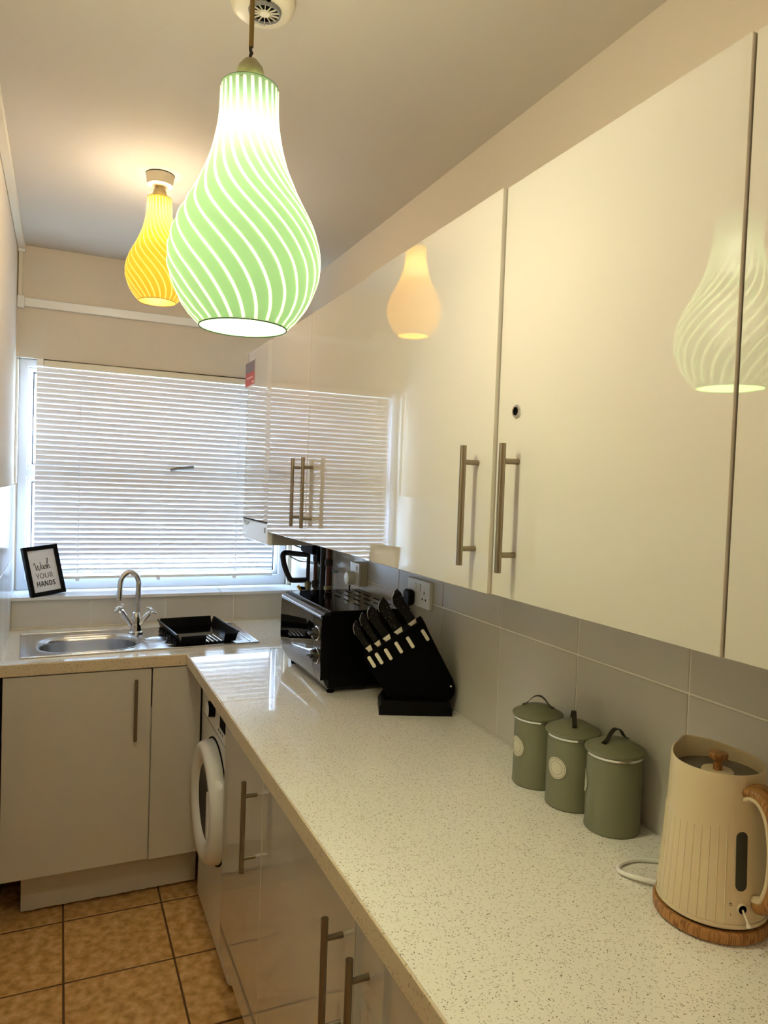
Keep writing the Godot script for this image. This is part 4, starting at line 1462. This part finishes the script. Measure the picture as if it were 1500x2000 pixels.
func build_frame() -> void:
	# stands on the sill, leaning back on a strut
	var w := thing("picture_frame", "black picture frame on the sill reading Wash YOUR HANDS", "picture frame", Vector3(-1.0625, 1.0425, -0.030))
	var right := Vector3(0.125, 0.0, -0.083).normalized()
	var nrm := Vector3(-right.z, 0, right.x)
	var lean := deg_to_rad(15.0)
	var up := (Vector3.UP * cos(lean) - nrm * sin(lean)).normalized()
	var out := right.cross(up)
	var b := Basis(right, up, out)
	var roll := Basis(out, 0.065)
	var T := Transform3D(roll * b, Vector3.ZERO)
	var fw := 0.154
	var fh := 0.206
	var bd := 0.017
	var k := MB.new()
	k.t = T
	k.box2(Vector3(-fw / 2, 0, -0.010), Vector3(-fw / 2 + bd, fh, 0.008), 0.0015)
	k.box2(Vector3(fw / 2 - bd, 0, -0.010), Vector3(fw / 2, fh, 0.008), 0.0015)
	k.box2(Vector3(-fw / 2 + bd, 0, -0.010), Vector3(fw / 2 - bd, bd, 0.008), 0.0015)
	k.box2(Vector3(-fw / 2 + bd, fh - bd, -0.010), Vector3(fw / 2 - bd, fh, 0.008), 0.0015)
	part("moulding", k.mesh(), M.black_satin, w)
	k = MB.new()
	k.t = T
	k.box2(Vector3(-fw / 2 + bd - 0.003, bd - 0.003, -0.002), Vector3(fw / 2 - bd + 0.003, fh - bd + 0.003, 0.0))
	var pp := part("print", k.mesh(), M.paper_white, w)
	k = MB.new()
	k.t = T
	k.box2(Vector3(-fw / 2 + 0.006, 0.006, -0.012), Vector3(fw / 2 - 0.006, fh - 0.006, -0.0095))
	part("back_board", k.mesh(), M.brown_card, w)
	k = MB.new()
	k.t = T
	k.prism([Vector2(-0.028, 0.10), Vector2(0.020, 0.10), Vector2(0.030, 0.012), Vector2(-0.052, 0.012)], -0.040, -0.036)
	k.box2(Vector3(-0.02, 0.085, -0.040), Vector3(0.015, 0.10, -0.011))
	part("strut", k.mesh(), M.brown_card, w)
	# script word drawn as brush strokes, then two printed words
	var z := 0.0012
	var strokes := [
		# W
		[[-0.040, 0.128], [-0.036, 0.138], [-0.033, 0.130], [-0.032, 0.110], [-0.029, 0.108], [-0.024, 0.126], [-0.021, 0.110], [-0.017, 0.107], [-0.011, 0.126], [-0.010, 0.140]],
		# a
		[[0.000, 0.124], [-0.006, 0.126], [-0.009, 0.116], [-0.006, 0.109], [-0.001, 0.114], [0.001, 0.124], [0.001, 0.112], [0.005, 0.109]],
		# s
		[[0.005, 0.109], [0.010, 0.126], [0.013, 0.117], [0.012, 0.109], [0.008, 0.109]],
		# h
		[[0.012, 0.110], [0.022, 0.135], [0.026, 0.150], [0.022, 0.152], [0.019, 0.130], [0.019, 0.108], [0.023, 0.124], [0.027, 0.122], [0.027, 0.110], [0.034, 0.113]],
	]
	k = MB.new()
	k.t = T
	for s in strokes:
		var p3 := []
		for q in s:
			p3.append(Vector3(q[0], q[1], z * 0.4))
		k.tube(smooth_path(p3, 5), 0.0010, 6)
	part("lettering", k.mesh(), M.print_dark, pp)
	for t in [["YOUR", 0.082, 24, M.print_grey, 0.0], ["HANDS", 0.049, 24, M.print_dark, 0.0]]:
		var tm := TextMesh.new()
		var f := SystemFont.new()
		f.font_names = PackedStringArray(["Droid Sans"])
		if t[0] == "HANDS":
			f.font_weight = 700
		tm.font = f
		tm.text = t[0]
		tm.font_size = 48
		tm.pixel_size = 0.00062 if t[0] == "YOUR" else 0.00060
		tm.depth = 0.0006
		tm.horizontal_alignment = HORIZONTAL_ALIGNMENT_CENTER
		tm.vertical_alignment = VERTICAL_ALIGNMENT_CENTER
		var o := part("lettering", tm, t[3], pp)
		var bb := T.basis * Basis.from_scale(Vector3(1.0 if t[0] == "YOUR" else 0.86, 1.0, 1.0))
		o.transform = Transform3D(bb, T * Vector3(-0.001, t[1], 0.0006))

func build_sockets() -> void:
	var plate_t := Basis(Vector3.UP, -PI / 2)   # local z -> out of the right wall (-x)
	var w := thing("wall_socket", "white double wall socket with one black plug above the knives", "socket", Vector3(0, 1.2125, 1.243), -PI / 2)
	var k := MB.new()
	k.prism(rrect(0.152, 0.086, 0.005, 4), 0.0005, 0.013, 0.003)
	part("plate", k.mesh(), M.white_plastic, w)
	part("back_box", bxm(Vector3(-0.074, -0.041, -0.004), Vector3(0.074, 0.041, 0.004)), M.cream_plastic, w)
	for s in [-0.018, 0.012]:
		k = MB.new()
		k.prism(rrect(0.011, 0.022, 0.002, 3), 0.012, 0.0165, 0.001)
		var o := part("switch", k.mesh(), M.white_plastic, w, Vector3(s, 0.020, 0))
		if s < 0.0:
			o.set_meta("label", "rocker switch beside the plug")
	for q in [[0.040, 0.006, 0.004, 0.010], [0.029, -0.014, 0.006, 0.006], [0.051, -0.014, 0.006, 0.006]]:
		part("pin_hole", bxm(Vector3(q[0] - q[2] / 2, q[1] - q[3] / 2, 0.0120), Vector3(q[0] + q[2] / 2, q[1] + q[3] / 2, 0.0134)), M.black_matt, w)
	var p := thing("plug", "black mains plug pushed into the left of the double socket", "plug", Vector3(-0.0135, 1.195, 1.203), -PI / 2)
	k = MB.new()
	k.prism(rrect(0.046, 0.050, 0.012, 5), 0.0, 0.022, 0.006)
	part("body", k.mesh(), M.black_satin, p)
	k = MB.new()
	k.tube(smooth_path([Vector3(0, -0.024, 0.010), Vector3(0.0, -0.06, 0.014), Vector3(-0.01, -0.14, 0.008), Vector3(-0.03, -0.24, 0.006), Vector3(-0.05, -0.279, 0.012)], 5), 0.0034, 8)
	part("flex", k.mesh(), M.black_satin, p)
	# far single socket on a raised box
	var s2 := thing("wall_socket", "single wall socket on a raised box near the pipes", "socket", Vector3(0, 1.2125, 0.772), -PI / 2)
	k = MB.new()
	k.prism(rrect(0.086, 0.086, 0.004, 4), 0.026, 0.036, 0.002)
	part("plate", k.mesh(), M.white_plastic, s2)
	part("back_box", bxm(Vector3(-0.042, -0.042, 0.0005), Vector3(0.042, 0.042, 0.026), 0.002), M.cream_plastic, s2)
	part("switch", bxm(Vector3(0.016, 0.012, 0.035), Vector3(0.026, 0.032, 0.0395), 0.001), M.white_plastic, s2)
	var p2 := thing("plug", "white round plug in the single socket behind the toaster oven", "plug", Vector3(-0.0365, 1.197, 0.765), -PI / 2)
	k = MB.new()
	k.t = Transform3D(Basis(Vector3.RIGHT, PI / 2), Vector3.ZERO)
	k.lathe([Vector2(0.0245, 0.0), Vector2(0.0245, 0.022), Vector2(0.022, 0.028), Vector2(0.012, 0.030), Vector2(0.0, 0.030)], 32)
	part("body", k.mesh(), M.white_plastic, p2)
	k = MB.new()
	k.tube(smooth_path([Vector3(0, -0.022, 0.014), Vector3(0.0, -0.05, 0.014), Vector3(0.004, -0.12, 0.010), Vector3(0.004, -0.28, 0.006)], 4), 0.003, 8)
	part("flex", k.mesh(), M.black_satin, p2)

func build_pipes() -> void:
	# under the boiler
	var yt := 1.300
	var specs := [
		["boiler_pipe", "dark gas pipe with a yellow lever valve under the boiler", Vector3(-0.044, 0, 0.26), 0.0085, M.dark_pipe],
		["boiler_pipe", "brown copper pipe with a brass nut, second below the boiler", Vector3(-0.050, 0, 0.375), 0.0085, M.copper_pipe],
		["boiler_pipe", "black lagged pipe between two copper pipes under the boiler", Vector3(-0.050, 0, 0.465), 0.0115, M.rubber_black],
		["boiler_pipe", "mottled copper pipe with a pale valve, rightmost below the boiler", Vector3(-0.050, 0, 0.535), 0.0115, M.copper_pipe],
	]
	for i in specs.size():
		var s: Array = specs[i]
		var w := thing(s[0], s[1], "pipe", s[2])
		part("tube", rodm(Vector3(0, H + 0.002, 0), Vector3(0, yt, 0), s[3], 14), s[4], w)
		if i == 0:
			part("valve", lathem([Vector2(0.010, 1.075), Vector2(0.015, 1.08), Vector2(0.015, 1.112), Vector2(0.010, 1.118)], 16), M.brass_old, w)
			part("stem", rodm(Vector3(-0.008, 1.085, 0), Vector3(-0.034, 1.088, 0.0), 0.0075), M.black_matt, w)
			var k := MB.new()
			k.tube([Vector3(-0.028, 1.070, 0.002), Vector3(-0.036, 1.086, 0.002), Vector3(-0.046, 1.100, 0.002)], 0.0065, 10)
			var lv := part("lever", k.mesh(), M.valve_yellow, w)
			lv.set_meta("label", "yellow valve lever")
		if i == 1 or i == 3:
			var big := 1.0 if i == 1 else 1.25
			part("nut", lathem([Vector2(0.009 * big, 1.105), Vector2(0.015 * big, 1.108), Vector2(0.015 * big, 1.135), Vector2(0.009 * big, 1.138)], 6), M.dark_pipe if i == 1 else M.brass_old, w)
			part("collar", lathem([Vector2(0.009 * big, 1.06), Vector2(0.014 * big, 1.062), Vector2(0.014 * big, 1.098), Vector2(0.009 * big, 1.10)], 16), M.brass_old if i == 1 else M.dark_pipe, w)
			part("collar", lathem([Vector2(0.009 * big, 1.215), Vector2(0.0125 * big, 1.217), Vector2(0.0125 * big, 1.24), Vector2(0.009 * big, 1.242)], 16), M.dark_pipe, w)
	# lagged loop standing out towards the window
	var lp := thing("lagged_loop", "black lagged pipe looping out towards the window below the boiler", "pipe")
	var k := MB.new()
	var pts := [Vector3(-0.048, 1.232, 0.26), Vector3(-0.10, 1.236, 0.256), Vector3(-0.138, 1.240, 0.250), Vector3(-0.152, 1.236, 0.25), Vector3(-0.156, 1.222, 0.25), Vector3(-0.146, 1.18, 0.25), Vector3(-0.128, 1.139, 0.25), Vector3(-0.120, 1.126, 0.25), Vector3(-0.105, 1.121, 0.252), Vector3(-0.052, 1.122, 0.256)]
	k.tube(smooth_path(pts, 5), 0.0115, 14)
	part("lagging", k.mesh(), M.rubber_black, lp)
	var tr := thing("boiler_trap", "black drain fitting directly under the boiler", "pipe fitting")
	k = MB.new()
	k.box2(Vector3(-0.075, 1.245, 0.24), Vector3(-0.02, 1.297, 0.40), 0.006)
	k.t = Transform3D(Basis(), Vector3(-0.045, 1.215, 0.42))
	k.lathe([Vector2(0.0, 0.0), Vector2(0.014, 0.002), Vector2(0.018, 0.012), Vector2(0.018, 0.082)], 18)
	part("body", k.mesh(), M.black_matt, tr)
	k = MB.new()
	k.tube(smooth_path([Vector3(-0.07, 1.26, 0.25), Vector3(-0.105, 1.272, 0.25), Vector3(-0.125, 1.29, 0.25)], 4), 0.003, 8)
	k.tube(smooth_path([Vector3(-0.05, 1.20, 0.25), Vector3(-0.085, 1.205, 0.25), Vector3(-0.125, 1.225, 0.25)], 4), 0.0025, 8)
	part("flex", k.mesh(), M.grey_plastic, tr)
	var br := thing("pipe_rail", "grey-green bracket rails tying the boiler pipes to the wall", "bracket")
	for y in [1.190, 1.105]:
		part("rail", bxm(Vector3(-0.030, y, 0.23), Vector3(-0.022, y + 0.010, 0.57), 0.001), M.bracket_green, br)
	for z in [0.30, 0.425]:
		part("upright", bxm(Vector3(-0.022, H + 0.004, z), Vector3(-0.001, 1.29, z + 0.018), 0.001), M.bracket_green, br)

func build_outside() -> void:
	# pale garden wall seen past the edge of the blind, and the ground outside
	var g := part("paving", bxm(Vector3(-8, -0.4, -14), Vector3(8, -0.3, -0.5)), M.concrete, self)
	g.set_meta("kind", "structure")
	g.set_meta("label", "pale paving on the ground outside the window")
	var w := thing("garden_wall", "pale brick garden wall outside behind the blind", "wall", Vector3(0, -0.3, -3.2))
	part("core", bxm(Vector3(-2.2, 0.0, -0.2), Vector3(-1.0, 1.75, -0.012)), M.mortar, w)
	var k := MB.new()
	for row in 22:
		for c in 5:
			var x := -2.2 + 0.24 * c + (0.12 if row % 2 else 0.0)
			k.box2(Vector3(x + 0.005, 0.078 * row + 0.006, -0.1), Vector3(minf(x + 0.235, -1.0), 0.078 * row + 0.072, 0.0), 0.003)
	var b := part("brickwork", k.mesh(), M.brick_grey, w)
	b.set_meta("kind", "stuff")
